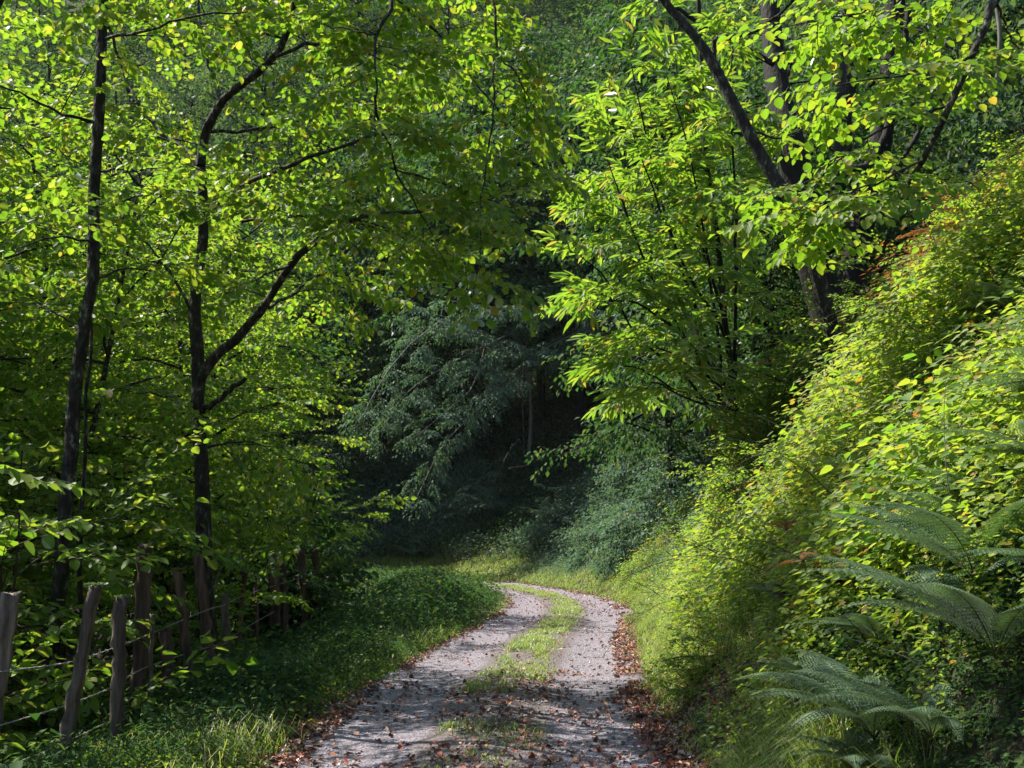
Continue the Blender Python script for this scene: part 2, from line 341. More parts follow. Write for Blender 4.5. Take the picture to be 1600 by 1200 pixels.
def litter():
    P = []
    def scat(n, s0, s1, t0, t1, p=1.6, thr=None):
        t = t0 + (t1 - t0) * rs.rand(n) ** p; s = s0 + (s1 - s0) * rs.rand(n)
        if thr is not None:
            k = fbm(s * 1.6 + 7, t * .9, 77, 3) > thr; s, t = s[k], t[k]
        P.append(np.stack([s, t], -1))
    scat(5200, 1.15, 1.85, 6, 22, 1.4, -.25); scat(3200, 1.25, 2.0, 5.5, 12, 1.2); scat(3600, -1.8, -1.25, 6, 24, 1.5, -.2); scat(2600, -2.3, -1.2, 5.5, 10, 1.2)
    scat(2200, -1.3, 1.3, 5.0, 13, 1.3, -.1); scat(700, -.6, .7, 6, 15, 1.3, 0); scat(1500, -1.4, 1.4, 6, 40, 1); scat(2200, -1.7, -1.2, 18, 45, 1, -.1); scat(2200, 1.1, 1.7, 16, 45, 1, -.1)
    scat(2500, 1.5, 7, 6, 20, 1.2); scat(2500, -6, -1.5, 7, 20, 1.2)
    A = np.concatenate(P); s, t = A[:, 0], A[:, 1]; x, y = st_xy(s, t); n = len(x)
    z = gz(x, y) + .008 + .03 * rs.rand(n) ** 2
    az = rs.rand(n) * 2 * pi; nn = nrm(slope_n(x, y) + .33 * rs.randn(n, 3)); nn[:, 2] = np.abs(nn[:, 2])
    lv = Leaves(); lv.add(np.stack([x, y, z], -1), np.stack([np.cos(az), np.sin(az), .15 * rs.randn(n)], -1), nn, (.024 + .027 * rs.rand(n)) * (1 + .012 * t))
    tag(lv.obj("fallen_leaves", LITTER, 'round', fold=.5, droop=.25, curl=.9), "brown and rust red dead leaves strewn over the track and its edges", "fallen leaves", kind="stuff")
litter()

# ------------------------------------------------------------------ grass
def blades(name, x, y, h, mat, label, cat, per=1, w=.006, lean=.5, lift=0.0, kind="stuff", down=None):
    n = len(x); z = gz(x, y) - .02
    az = rs.rand(n) * 2 * pi; d = np.stack([np.cos(az), np.sin(az), np.zeros(n)], -1)
    sn = slope_n(x, y); d = nrm(d + .55 * sn * V(1, 1, 0))
    side = np.stack([-d[:, 1], d[:, 0], np.zeros(n)], -1)
    ln = lean * (.4 + rs.rand(n))
    p = np.stack([x, y, z], -1); H_ = h[:, None]
    up = V(0, 0, 1)
    q0 = p; q1 = p + H_ * (up * .55 + d * (ln * .18)[:, None]); q2 = p + H_ * (up * .9 + d * (ln * .6)[:, None]); q3 = p + H_ * (up * (1.0 - .35 * ln[:, None]) + d * (ln * 1.15)[:, None])
    ww = (w * (.6 + .8 * rs.rand(n)))[:, None]
    W = np.stack([q0 - side * ww, q0 + side * ww, q1 - side * ww * .8, q1 + side * ww * .8, q2 - side * ww * .5, q2 + side * ww * .5, q3 - side * .0006, q3 + side * .0006], 1)
    b = np.arange(n)[:, None] * 8
    f = np.concatenate([b + np.array(k) for k in ([0, 1, 3, 2], [2, 3, 5, 4], [4, 5, 7, 6])])
    return tag(mesh_obj(name, W.reshape(-1, 3), [f], mat), label, cat, kind=kind)
def clumpy(n, s0, s1, t0, t1, p=1.0, clump=5, spread=.06, thr=None, seed=3):
    m = n // clump
    t = t0 + (t1 - t0) * rs.rand(m) ** p; s = s0 + (s1 - s0) * rs.rand(m)
    s = np.repeat(s, clump) + spread * rs.randn(m * clump); t = np.repeat(t, clump) + spread * rs.randn(m * clump)
    if thr is not None:
        k = fbm(s * 1.1, t * .8, seed, 3) > thr; s, t = s[k], t[k]
    return s, t
def grass():
    def go(name, parts, label, hmin, hmax, w, lean=.8):
        s = np.concatenate([a[0] for a in parts]); t = np.concatenate([a[1] for a in parts]); x, y = st_xy(s, t)
        dist = np.hypot(x, y)
        h = (hmin + (hmax - hmin) * rs.rand(len(x))) * (.6 + .8 * (fbm(x * .8, y * .8, 31, 2) + .5))
        blades(name, x, y, h, GRASS, label, "grass", w=w * (1 + dist * .035), lean=lean)
    go("grass", [clumpy(9000, -2.4, -1.5, 7.6, 22, 1.2, thr=-.05), clumpy(4000, -4.0, -1.6, 6.5, 14, 1.1, thr=.05), ],
       "grass on the verge between the fence and the track", .08, .3, .0028)
    go("grass", [clumpy(26000, -2.9, -1.4, 15, 50, 1.0, thr=-.3)], "short grass on the inner verge of the bend", .03, .11, .003)
    go("grass", [clumpy(22000, 1.55, 2.6, 7.2, 26, 1.3, thr=-.2), clumpy(5000, 1.55, 1.9, 4.6, 8, .7, thr=-.1), clumpy(22000, 2.4, 7.8, 8.5, 24, 1.2, thr=.05)],
       "long grass on the steep bank beside the track", .08, .26, .0030, 1.0)
    go("grass", [clumpy(60000, 1.5, 5.2, 28, 62, .9, spread=.1)], "short pale grass on the verge beyond the bend", .06, .2, .0030)
    go("grass", [clumpy(17000, -.29, .31, 12.0, 46, 1.0, thr=-.3, spread=.06), clumpy(5000, -.4, .45, 6.5, 14, .8, thr=.12, spread=.04)],
       "low grass strip growing between the two wheel ruts", .03, .10, .003, .9)
grass()

# ------------------------------------------------------------------ leafy undergrowth built from small plants
def rotz_apply(v, az):
    c, s = np.cos(az), np.sin(az); a = c * v[..., 0] - s * v[..., 1]; return np.stack([a, s * v[..., 0] + c * v[..., 1], v[..., 2] + 0 * a], -1)
def weed_templates(k, nleaf, ht, ls, rn):
    out = []
    for i in range(k):
        p, a, n, z = [], [], [], []
        for j in range(nleaf):
            f = (j + .5) / nleaf; az = j * 2.4 + rn.rand() * .8; rad = ht * (.15 + .5 * rn.rand())
            hh = ht * (.25 + .75 * f); p.append((cos(az) * rad * (1.1 - f * .6), sin(az) * rad * (1.1 - f * .6), hh))
            a.append((cos(az), sin(az), -.15 + .3 * rn.randn())); n.append((.75 * rn.randn(), .75 * rn.randn(), 1)); z.append(ls * (.6 + .7 * rn.rand()))
        out.append((np.array(p), np.array(a), np.array(n), np.array(z)))
    return out
def undergrowth(name, label, mat, s, t, ht, ls, nleaf=9, shape='ovate', sc=None, cat="undergrowth", tilt=.5, lumps=0):
    x, y = st_xy(s, t); n = len(x); z = gz(x, y) - .02; sn = slope_n(x, y)
    T = weed_templates(6, nleaf, ht, ls, rs); lv = Leaves()
    k = rs.randint(0, 6, n); az = rs.rand(n) * 2 * pi; g = (.55 + .9 * rs.rand(n)) * (sc if sc is not None else 1)
    lm = np.clip(fbm(x * .9, y * .9 + z, 91, 3) + .5, 0, 1.2)
    g = g * ((.7 + .8 * lm) if not lumps else (.35 + lumps * lm ** 2.2))
    if cat == 'undergrowth' and s.min() > 0: g = g * (.38 + .62 * smooth(1.6, 3.6, s))
    for i in range(6):
        q = k == i; m = q.sum()
        if not m: continue
        p, a, nn, ss = T[i]; A = az[q][:, None]; G = g[q][:, None, None]
        pp = rotz_apply(p[None], A) * G; aa = rotz_apply(a[None], A); nv = rotz_apply(nn[None], A)
        sq = sn[q][:, None]; pp = pp + sq * V(1, 1, 0) * pp[..., 2:3] * tilt * 1.4
        nv = nv + sq * tilt
        lv.add((pp + np.stack([x[q], y[q], z[q]], -1)[:, None]).reshape(-1, 3), (aa + sq * V(1, 1, 0) * .4).reshape(-1, 3), nv.reshape(-1, 3), (ss[None] * g[q][:, None] ** .5).ravel())
    return tag(lv.obj(name, mat, shape), label, cat, kind="stuff")
def under():
    # near bank
    s, t = clumpy(66000, 1.7, 8.0, 5.6, 32, 1.1, 9, .17, thr=-.26, seed=61)
    undergrowth("undergrowth", "yellow green leafy weeds covering the steep sunlit bank", WEED, s, t, .26, .044, 9, 'ovate', sc=1 + t * .004, lumps=1.5)
    s, t = clumpy(16000, 2.0, 8.2, 6, 32, 1.1, 12, .22, thr=-.02, seed=65)
    undergrowth("undergrowth", "taller bramble shoots with wide leaves on the sunlit bank", BRAMBLE, s, t, .36, .055, 10, 'round', sc=1 + 0 * t, lumps=1.5)
    s, t = clumpy(3500, 2.0, 4.2, 6.5, 20, 1.1, 8, .2, thr=.05, seed=75)
    undergrowth('undergrowth', 'broad lime green leaves on the lower half of the bank', WEED, s, t, .34, .062, 9, 'round')
    s, t = clumpy(5000, 1.9, 8.2, 6, 30, 1.1, 10, .14, thr=.2, seed=67)
    undergrowth('undergrowth', 'rust and orange tinted leaves scattered through the sunlit bank', RUSTY, s, t, .3, .045, 9, 'ovate', sc=1 + t * .012)
    s, t = clumpy(2500, 4.4, 6.6, 9.2, 14, 1, 8, .12, thr=-.05, seed=68)
    undergrowth('undergrowth', 'patch of rusty withered leaves at the top of the bank', BRACKEN, s, t, .45, .05, 11, 'slim')
    s, t = clumpy(9000, 2.2, 8.2, 5.6, 26, 1.1, 8, .14, thr=.06, seed=69)
    undergrowth('undergrowth', 'feathery pale green fern like fronds among the bank grass', FINE, s, t, .34, .06, 14, 'slim', sc=1 + t * .012)
    s, t = clumpy(9000, 2.4, 8.5, 24, 44, 1.0, 6, .3)
    undergrowth("undergrowth", "mixed green scrub at the foot of the bank near the bend", PALE, s, t, .32, .07, 10, 'ovate')
    s, t = clumpy(26000, 1.7, 6, .8, 7.5, .7, 6, .15, thr=-.45, seed=81)
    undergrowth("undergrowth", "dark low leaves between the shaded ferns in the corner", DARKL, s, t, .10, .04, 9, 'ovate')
    s, t = clumpy(9000, 2.2, 6.5, 4.4, 8.5, 1, 7, .15, thr=-.2, seed=83)
    undergrowth("undergrowth", "mixed shaded leaves at the picture edge of the bank", WEED, s, t, .3, .05, 9, 'ovate')
    # beyond the bend
    s, t = clumpy(26000, 4.2, 15, 30, 66, 1.0, 7, .45)
    x, y = st_xy(s, t); k = ~((x > -1.5 + .8 * vnoise(y, x)) & (x < 9) & (y > 48.5 + vnoise(x, y, 4))) | (rs.rand(len(s)) < .1); s, t = s[k], t[k]
    undergrowth("undergrowth", "pale greyish scrub and ferns on the slope beyond the bend", PALE, s, t, .6, .12, 11, 'small')
    s, t = clumpy(9000, 13, 34, 34, 70, 1.0, 5, .5)
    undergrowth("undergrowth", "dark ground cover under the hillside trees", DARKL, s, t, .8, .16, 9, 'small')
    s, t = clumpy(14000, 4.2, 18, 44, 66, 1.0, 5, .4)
    undergrowth("undergrowth", "ground plants darkened for the shade on the floor of the hollow", DARKL, s, t, .22, .11, 9, 'ovate')  # the hollow's shade is put into the dark leaf colour
    # left
    s, t = clumpy(20000, -4.4, -1.65, 5.2, 20, 1.2, 4, .15, thr=-.22, seed=71)
    undergrowth("undergrowth", "low green weeds around the feet of the fence posts", HAZEL, s, t, .09, .035, 8, 'ovate')
    s, t = clumpy(9000, -4.2, -1.75, 7.5, 30, 1.1, 8, .14, thr=.0, seed=77)
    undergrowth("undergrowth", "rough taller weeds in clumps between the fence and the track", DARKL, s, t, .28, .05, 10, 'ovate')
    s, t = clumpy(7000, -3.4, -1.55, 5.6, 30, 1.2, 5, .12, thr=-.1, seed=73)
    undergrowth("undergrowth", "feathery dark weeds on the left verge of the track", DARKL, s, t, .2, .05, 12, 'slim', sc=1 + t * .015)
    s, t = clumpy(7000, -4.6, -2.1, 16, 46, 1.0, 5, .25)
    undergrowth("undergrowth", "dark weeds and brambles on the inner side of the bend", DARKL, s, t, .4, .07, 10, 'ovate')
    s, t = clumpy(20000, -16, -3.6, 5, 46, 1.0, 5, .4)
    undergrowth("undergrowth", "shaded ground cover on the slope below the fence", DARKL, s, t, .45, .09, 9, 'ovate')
under()

# ------------------------------------------------------------------ sprays, branches, trees
def make_spray(rn, L=.55, leaf=.065, step=.045, side=3, droop=.25, ang=55, jit=.3, fl=.7):
    P, A, N, S, TW = [], [], [], [], []
    def line(p0, d, ln):
        n = max(3, int(ln / .12)); pts = [np.array(p0, float)]; d = nrm(d)
        for i in range(n): d = nrm(d + V(0, .12 * rn.randn(), -.06 * droop / .25 + .05 * rn.randn())); pts.append(pts[-1] + d * ln / n)
        pts = np.array(pts); TW.append(pts)
        m = int(ln / step); sgn = 1
        for j in range(1, m + 1):
            f = j / m * len(pts[:-1]) - 1e-6; i = int(f); q = pts[i] + (pts[i + 1] - pts[i]) * (f - i); dd = nrm(pts[i + 1] - pts[i]); sgn = -sgn
            c = radians(ang + 15 * rn.randn()) * sgn
            a = V(dd[0] * cos(c) - dd[1] * sin(c), dd[0] * sin(c) + dd[1] * cos(c), dd[2] - .15 + jit * .6 * rn.randn())
            if j == m: a = dd
            P.append(q); A.append(a); N.append(V(jit * rn.randn(), jit * rn.randn(), fl)); S.append(leaf * (.65 + .6 * rn.rand()))
        return pts
    main = line((0, 0, 0), (1, 0, .1), L)
    for j in range(side):
        for sg in (-1, 1):
            i = int((j + .6) / (side + .3) * (len(main) - 1)); c = radians(42 + 10 * rn.randn()) * sg
            line(main[i], (cos(c), sin(c), .05 * rn.randn()), L * (.62 - .32 * j / side) * (.8 + .4 * rn.rand()))
    return np.array(P), np.array(A), np.array(N), np.array(S), TW
rn0 = np.random.RandomState(3)
SPR = {
    'beech': [make_spray(rn0, .55, .088, .062, 3, .3) for _ in range(5)],
    'hazel': [make_spray(rn0, .6, .095, .085, 2, .2, 60) for _ in range(5)],
    'shoot': [make_spray(rn0, .4, .048, .042, 2, .2, 60) for _ in range(5)],
    'lime': [make_spray(rn0, .5, .084, .06, 2, .4, 60, .45, .5) for _ in range(5)],
    'chest': [make_spray(rn0, .45, .20, .045, 1, .15, 42, .35, .55) for _ in range(5)],
    'far': [make_spray(rn0, .9, .22, .18, 2, .5, 55, .55, .5) for _ in range(4)],
    'arch': [make_spray(rn0, .8, .145, .10, 3, .9, 50, .3, .8) for _ in range(4)],
}
class Crown:
    def __init__(s, spr, twig_r=.0022): s.l = Leaves(); s.o = []; s.x = []; s.g = []; s.spr = SPR[spr]; s.tr = twig_r
    def spray(s, o, x, g=1): s.o.append(o); s.x.append(x); s.g.append(g)
    def bake(s, tubes=None, twigs=True):
        o = np.array(s.o); x = nrm(np.array(s.x)); g = np.array(s.g, float)
        up = nrm(V(0, 0, 1) + .25 * rs.randn(len(o), 3)); y = nrm(np.cross(up, x)); z = np.cross(x, y)
        k = rs.randint(0, len(s.spr), len(o))
        for i, (P, A, N, S, TW) in enumerate(s.spr):
            q = k == i
            if not q.any(): continue
            B = np.stack([x[q], y[q], z[q]], 1)                      # rows: axes
            tr = lambda v: np.einsum('kj,mji->mki', v, B)
            s.l.add((tr(P) * g[q][:, None, None] + o[q][:, None]).reshape(-1, 3), tr(A).reshape(-1, 3), (tr(N) + V(0, 0, .35) * nrm(N)[None, :, 2:3]).reshape(-1, 3), (S[None] * g[q][:, None] ** .5).ravel())
            if tubes is not None and twigs:
                for tw in TW:
                    W = tr(tw) * g[q][:, None, None] + o[q][:, None]
                    m, n = W.shape[:2]; kk = 3
                    a = np.arange(kk) * 2 * pi / kk; r = s.tr * (1 - .5 * np.arange(n) / n)
                    off = y[q][:, None, None] * np.cos(a)[None, None, :, None] + z[q][:, None, None] * np.sin(a)[None, None, :, None]
                    VV = W[:, :, None] + off * r[None, :, None, None]
                    ii = np.arange(n - 1)[:, None] * kk + np.arange(kk)[None]; jj = np.arange(n - 1)[:, None] * kk + (np.arange(kk)[None] + 1) % kk
                    qd = np.stack([ii, jj, jj + kk, ii + kk], -1).reshape(-1, 4)
                    tubes.v.append(VV.reshape(-1, 3)); tubes.f.append((np.arange(m)[:, None, None] * n * kk + qd[None]).reshape(-1, 4) + tubes.n); tubes.n += m * n * kk
def wob(p0, d, ln, n, bend=.12, grav=0.0):
    pts = [np.array(p0, float)]; d = nrm(d)
    for i in range(n):
        d = nrm(d + bend * rs.randn(3) + V(0, 0, -grav)); pts.append(pts[-1] + d * ln / n)
    return np.array(pts)
def along(pts, f):
    L_ = np.concatenate([[0], np.cumsum(np.linalg.norm(np.diff(pts, axis=0), axis=1))]); x = f * L_[-1]
    i = min(np.searchsorted(L_, x, 'right') - 1, len(pts) - 2); u = (x - L_[i]) / max(L_[i + 1] - L_[i], 1e-6)
    return pts[i] + (pts[i + 1] - pts[i]) * u, nrm(pts[i + 1] - pts[i]), L_[-1]
def dress(cr, tb, pts, r0, r1, start=.2, per_m=4.5, ln=(.6, 1.3), step=.17, gs=(.7, 1.15), up=.12, flat=1.0, grav=.05, bias=None, keep=None, k=3):
    """secondary branches along a limb, each with leaf sprays down both sides"""
    _, _, LL = along(pts, 1); n = max(2, int(LL * (1 - start) * per_m)); sg = rs.choice([-1, 1])
    for j in range(n):
        f = start + (1 - start) * (j + .7 * rs.rand()) / n; p, d, _ = along(pts, min(f, .999)); sg = -sg
        if d[2] > .75:
            az = rs.rand() * 2 * pi; lat = V(cos(az), sin(az), 0)
        else:
            lat = nrm(np.cross(d, V(0, 0, 1))) * sg
        dd = nrm(lat * (.9 + .3 * rs.randn()) + d * .45 * rs.rand() + V(0, 0, up + .22 * rs.randn() * (2 - flat)))
        if bias is not None: dd = nrm(dd + bias)
        l = (ln[0] + (ln[1] - ln[0]) * rs.rand()) * (1.05 - .45 * f)
        b = wob(p, dd, l, 5, .1, grav)
        if keep is not None and not keep(b[-1]): continue
        tb.add(b, np.linspace(max(.003, (r0 + (r1 - r0) * f) * .45), .003, 6), 4 if r0 < .05 else 5, cap=False)
        m = max(2, int(l / step)); s2 = 1
        for q in range(m):
            ff = .15 + .85 * (q + .5) / m; pp, d2, _ = along(b, min(ff, .999)); s2 = -s2
            h = nrm(np.cross(d2, V(0, 0, 1)) + 1e-6)
            cr.spray(pp, d2 * .6 + h * s2 * .75 + V(0, 0, .1 * rs.randn()), gs[0] + (gs[1] - gs[0]) * rs.rand() * (1.1 - .4 * ff))
        cr.spray(b[-1], d2, gs[1] * .8)
    cr.spray(pts[-1], d, gs[1])
def tree(name, label, cat, trunk, tr, limbs, spr, leafmat, shape='round', bark=BARK, twigbark=None, auto=None, group=None, trunk_dress=None, dk=None, base=None, tsmooth=24, k=8, twigs=True, rough=.05):
    """trunk: polyline; limbs: list of (polyline, r0, r1, dress kwargs or None)"""
    T = curve(trunk, tsmooth); base = V(*T[0]) if base is None else base
    root = empty(name, base); tag(root, label, cat, group)
    tb = Tubes(); rr = np.interp(np.linspace(0, 1, tsmooth), np.linspace(0, 1, len(tr)), tr)
    tb.add(T + V(1, 1, 0) * .006 * rs.randn(tsmooth, 3), rr, k, rough); tb.obj("trunk", bark, root, base)
    br = Tubes(); cr = Crown(spr); lm = br if twigbark is None else Tubes()
    dk = dk or {}
    for L in limbs:
        pts = curve(L[0], 14); r = np.linspace(L[1], L[2], 14) * (1 + .06 * rs.randn(14))
        lm.add(pts + .01 * rs.randn(14, 3), r, 7, rough)
        kw = dict(dk); kw.update(L[3] if len(L) > 3 and L[3] else {})
        if len(L) > 3 and L[3] is False: continue
        dress(cr, br, pts, L[1], L[2], **kw)
    if trunk_dress: dress(cr, br, T, tr[0] * .5, tr[-1] * .5, **trunk_dress)
    cr.bake(br, twigs)
    if br.v: br.obj("branches", twigbark or bark, root, base)
    if lm is not br: lm.obj("limbs", bark, root, base)
    if cr.o: cr.l.obj("crown", leafmat, shape, parent=root, loc=base)
    print(name, label, 'leaves', cr.l.count())
    return root
exec_order = []

# ---- slender tree by the fence
def left_trees():
    Y = 9.6
    T = [at(72, 1150, Y) - V(0, 0, .6), at(80, 1050, Y), at(95, 900, Y), at(105, 760, Y), at(119, 620, Y), at(130, 520, Y), at(147, 400, Y), at(150, 250, Y), at(157, 130, Y), at(160, 0, Y), at(166, -160, Y), at(175, -300, Y)]
    lim = [([at(159, 40, Y), at(110, -10, Y + .3), at(40, -60, Y + .6)], .02, .006), ([at(152, 190, Y), at(90, 175, Y - .3), at(20, 140, Y - .5), at(-60, 120, Y - .6)], .018, .005),
           ([at(160, 60, Y), at(220, 50, Y - .4), at(300, 25, Y - .6), at(420, 20, Y - .8)], .018, .006), ([at(150, 270, Y), at(200, 265, Y + .6), at(240, 290, Y + 1)], .014, .004),
           ([at(130, 520, Y), at(70, 480, Y + .5), at(0, 470, Y + .8)], .014, .004), ([at(140, 440, Y), at(200, 420, Y + .7), at(270, 430, Y + 1.2)], .014, .004),
           ([at(105, 760, Y), at(50, 730, Y + .6), at(-20, 720, Y + 1)], .012, .004),            ([at(166, -160, Y), V(-4.4, 9.0, 8.4), V(-5.4, 8.6, 9.2)], .02, .005), ([at(166, -160, Y), V(-3.0, 9.4, 8.2), V(-2.2, 9.3, 9.0)], .02, .005), ([at(175, -300, Y), V(-3.8, 10.4, 9.4), V(-3.9, 11.6, 10)], .02, .005), ([at(160, 0, Y), V(-3.6, 8.6, 7.9), V(-3.5, 7.4, 8.6)], .02, .005),  # limbs above the frame, added to shade the track
           ([at(147, 380, Y), at(90, 370, Y - .5), at(20, 390, Y - .9)], .014, .004)]
    tree("hornbeam_tree", "slender leaning tree trunk flecked with lichen rising beside the leaning fence post", "tree", T, [.075, .066, .056, .052, .042], lim, 'lime', HAZEL, 'round', dk=dict(per_m=4, step=.2))
    Y = 9.9
    T = [at(128, 1120, Y) - V(0, 0, .6), at(130, 1000, Y), at(122, 850, Y), at(131, 760, Y), at(133, 640, Y), at(141, 560, Y), at(143, 470, Y), at(150, 380, Y)]
    tree("sapling", "thin dark sapling pressed close against the lichened slender trunk", "sapling", T, [.026, .018, .012], [([at(122, 850, Y), at(150, 820, Y - .4), at(190, 800, Y - .7)], .008, .003)], 'hazel', HAZEL, dk=dict(per_m=4))
    # forked tree
    Y = 11.2
    T = [at(348, 1130, Y) - V(0, 0, .4), at(338, 1060, Y), at(325, 980, Y), at(319, 850, Y), at(314, 720, Y), at(309, 610, Y), at(308, 540, Y), at(304, 470, Y + .1), at(318, 360, Y + .1), at(315, 262, Y)]
    lim = [([at(315, 262, Y), at(325, 205, Y), at(345, 162, Y - .1), at(395, 120, Y - .3), at(430, 88, Y - .4), at(452, 40, Y - .6), at(468, -30, Y - .8), at(480, -120, Y - 1)], .055, .026, dict(start=.55)),
           ([at(345, 162, Y), at(335, 120, Y + .3), at(318, 80, Y + .4), at(311, 10, Y + .6), at(300, -90, Y + .8)], .026, .010, dict(start=.5, per_m=3)),
           ([at(315, 262, Y), at(290, 235, Y + .3), at(250, 205, Y + .6), at(220, 170, Y + 1), at(190, 100, Y + 1.5)], .035, .010),
           ([at(310, 600, Y), at(340, 555, Y - .1), at(385, 512, Y - .3), at(410, 480, Y - .5), at(455, 415, Y - .8), at(505, 368, Y - 1.2), at(575, 335, Y - 1.8), at(660, 330, Y - 2.3)], .062, .016, dict(per_m=3, start=.4)),
           ([at(410, 480, Y), at(440, 470, Y + .5), at(500, 430, Y + 1), at(560, 430, Y + 1.5)], .022, .007),
           ([at(430, 88, Y - .4), at(500, 66, Y - .8), at(560, 80, Y - 1.2), at(640, 110, Y - 1.7)], .02, .006),
           ([at(305, 500, Y), at(270, 430, Y + .2), at(235, 390, Y + .4), at(180, 330, Y + .8)], .018, .006),
           ([at(380, 345, Y), at(430, 342, Y - .3), at(500, 338, Y - .6), at(560, 345, Y - .9), at(650, 380, Y - 1.2)], .02, .008),
           ([at(315, 700, Y), at(370, 690, Y + .5), at(440, 700, Y + .9)], .016, .005), ([at(316, 760, Y), at(260, 740, Y + .3), at(210, 760, Y + .5)], .014, .005),
           ([at(315, 650, Y), at(260, 620, Y - .4), at(190, 610, Y - .8)], .015, .005),
           ([at(318, 330, Y), at(400, 280, Y - .8), at(500, 240, Y - 1.6), at(610, 210, Y - 2.2), at(720, 230, Y - 2.6)], .03, .008, dict(per_m=2.6)),
           ([at(316, 300, Y), at(240, 300, Y - .5), at(180, 320, Y - .9)], .015, .005),
           ([at(325, 205, Y), at(420, 200, Y + .5), at(520, 170, Y + 1.2), at(600, 160, Y + 1.6)], .02, .008),
           ([at(300, -90, Y + .8), V(-3.6, 11.2, 8.9), V(-4.6, 10.6, 9.8)], .02, .006),
           ([at(300, -90, Y + .8), V(-3.8, 12.8, 8.6), V(-4.2, 14.4, 9.4)], .02, .006), ([at(190, 100, Y + 1.5), V(-5.2, 12.4, 8.4), V(-6.0, 12.0, 9.4)], .02, .006),  # out-of-view top limbs, added so the track lies in shade
           ([at(312, 645, Y), at(345, 622, Y - .2), at(384, 592, Y - .4)], .032, .02, False)]
    tree("hornbeam_tree", "forked tree with a broken limb stub and a long arm reaching over the track", "tree", T, [.13, .09, .082, .075, .07, .06, .05], lim, 'lime', BEECH, 'round', dk=dict(per_m=4, ln=(.6, 1.3), step=.19, up=0))
    # fan of branches reaching over the track high up, seen from below
    Y = 9.0
    T = [V(-4.6, 7.2, -.9), V(-4.4, 7.3, 2.5), V(-4.0, 7.6, 5.2), V(-3.4, 8.0, 7.2), V(-2.8, 8.3, 8.6)]
    lim = [([V(-4, 7.6, 5.2), V(-4.0, 6.4, 6.6), V(-3.6, 5.2, 7.6)], .04, .01), ([V(-4, 7.6, 5.2), V(-5.0, 6.8, 6.8), V(-5.6, 6.0, 8.2)], .04, .01), ([V(-3.4, 8, 7.2), V(-3.2, 6.8, 8.0), V(-3.0, 5.8, 8.4)], .03, .01), ([V(-3.4, 8, 7.2), V(-4.4, 8.2, 8.4), V(-5.2, 8.0, 9.2)], .03, .01),  # unseen limbs added around the crown for shade on the track
           ([V(-3.4, 8, 7.2), at(560, -120, Y), at(610, -10, Y - .3), at(590, 55, Y - .5), at(588, 120, Y - .6), at(585, 200, Y - .7)], .03, .004),
           ([at(560, -120, Y), at(650, -100, Y), at(765, -20, Y), at(775, 80, Y - .1), at(805, 115, Y - .2), at(830, 160, Y - .2)], .02, .004),
           ([at(775, 80, Y - .1), at(770, 180, Y - .3), at(752, 300, Y - .4), at(748, 420, Y - .4)], .010, .003),
           ([at(590, 55, Y - .5), at(540, 45, Y - .2), at(500, 40, Y)], .009, .003),
           ([at(610, -10, Y - .3), at(690, 60, Y + .5), at(760, 150, Y + 1), at(830, 230, Y + 1.3)], .016, .004),
           ([at(585, 150, Y - .7), at(620, 260, Y - .2), at(660, 340, Y), at(700, 420, Y + .1)], .012, .003),
           ([at(610, 260, Y), at(700, 290, Y), at(790, 320, Y + .1), at(850, 350, Y + .2)], .01, .003)]
    tree("beech_tree", "beech whose yellow green sprays hang down over the track", "tree", T, [.12, .1, .09, .06], lim, 'beech', BEECH, 'round', dk=dict(per_m=3.6, ln=(.35, .9), step=.18, gs=(.5, .9), up=-.05, start=.3))
left_trees()

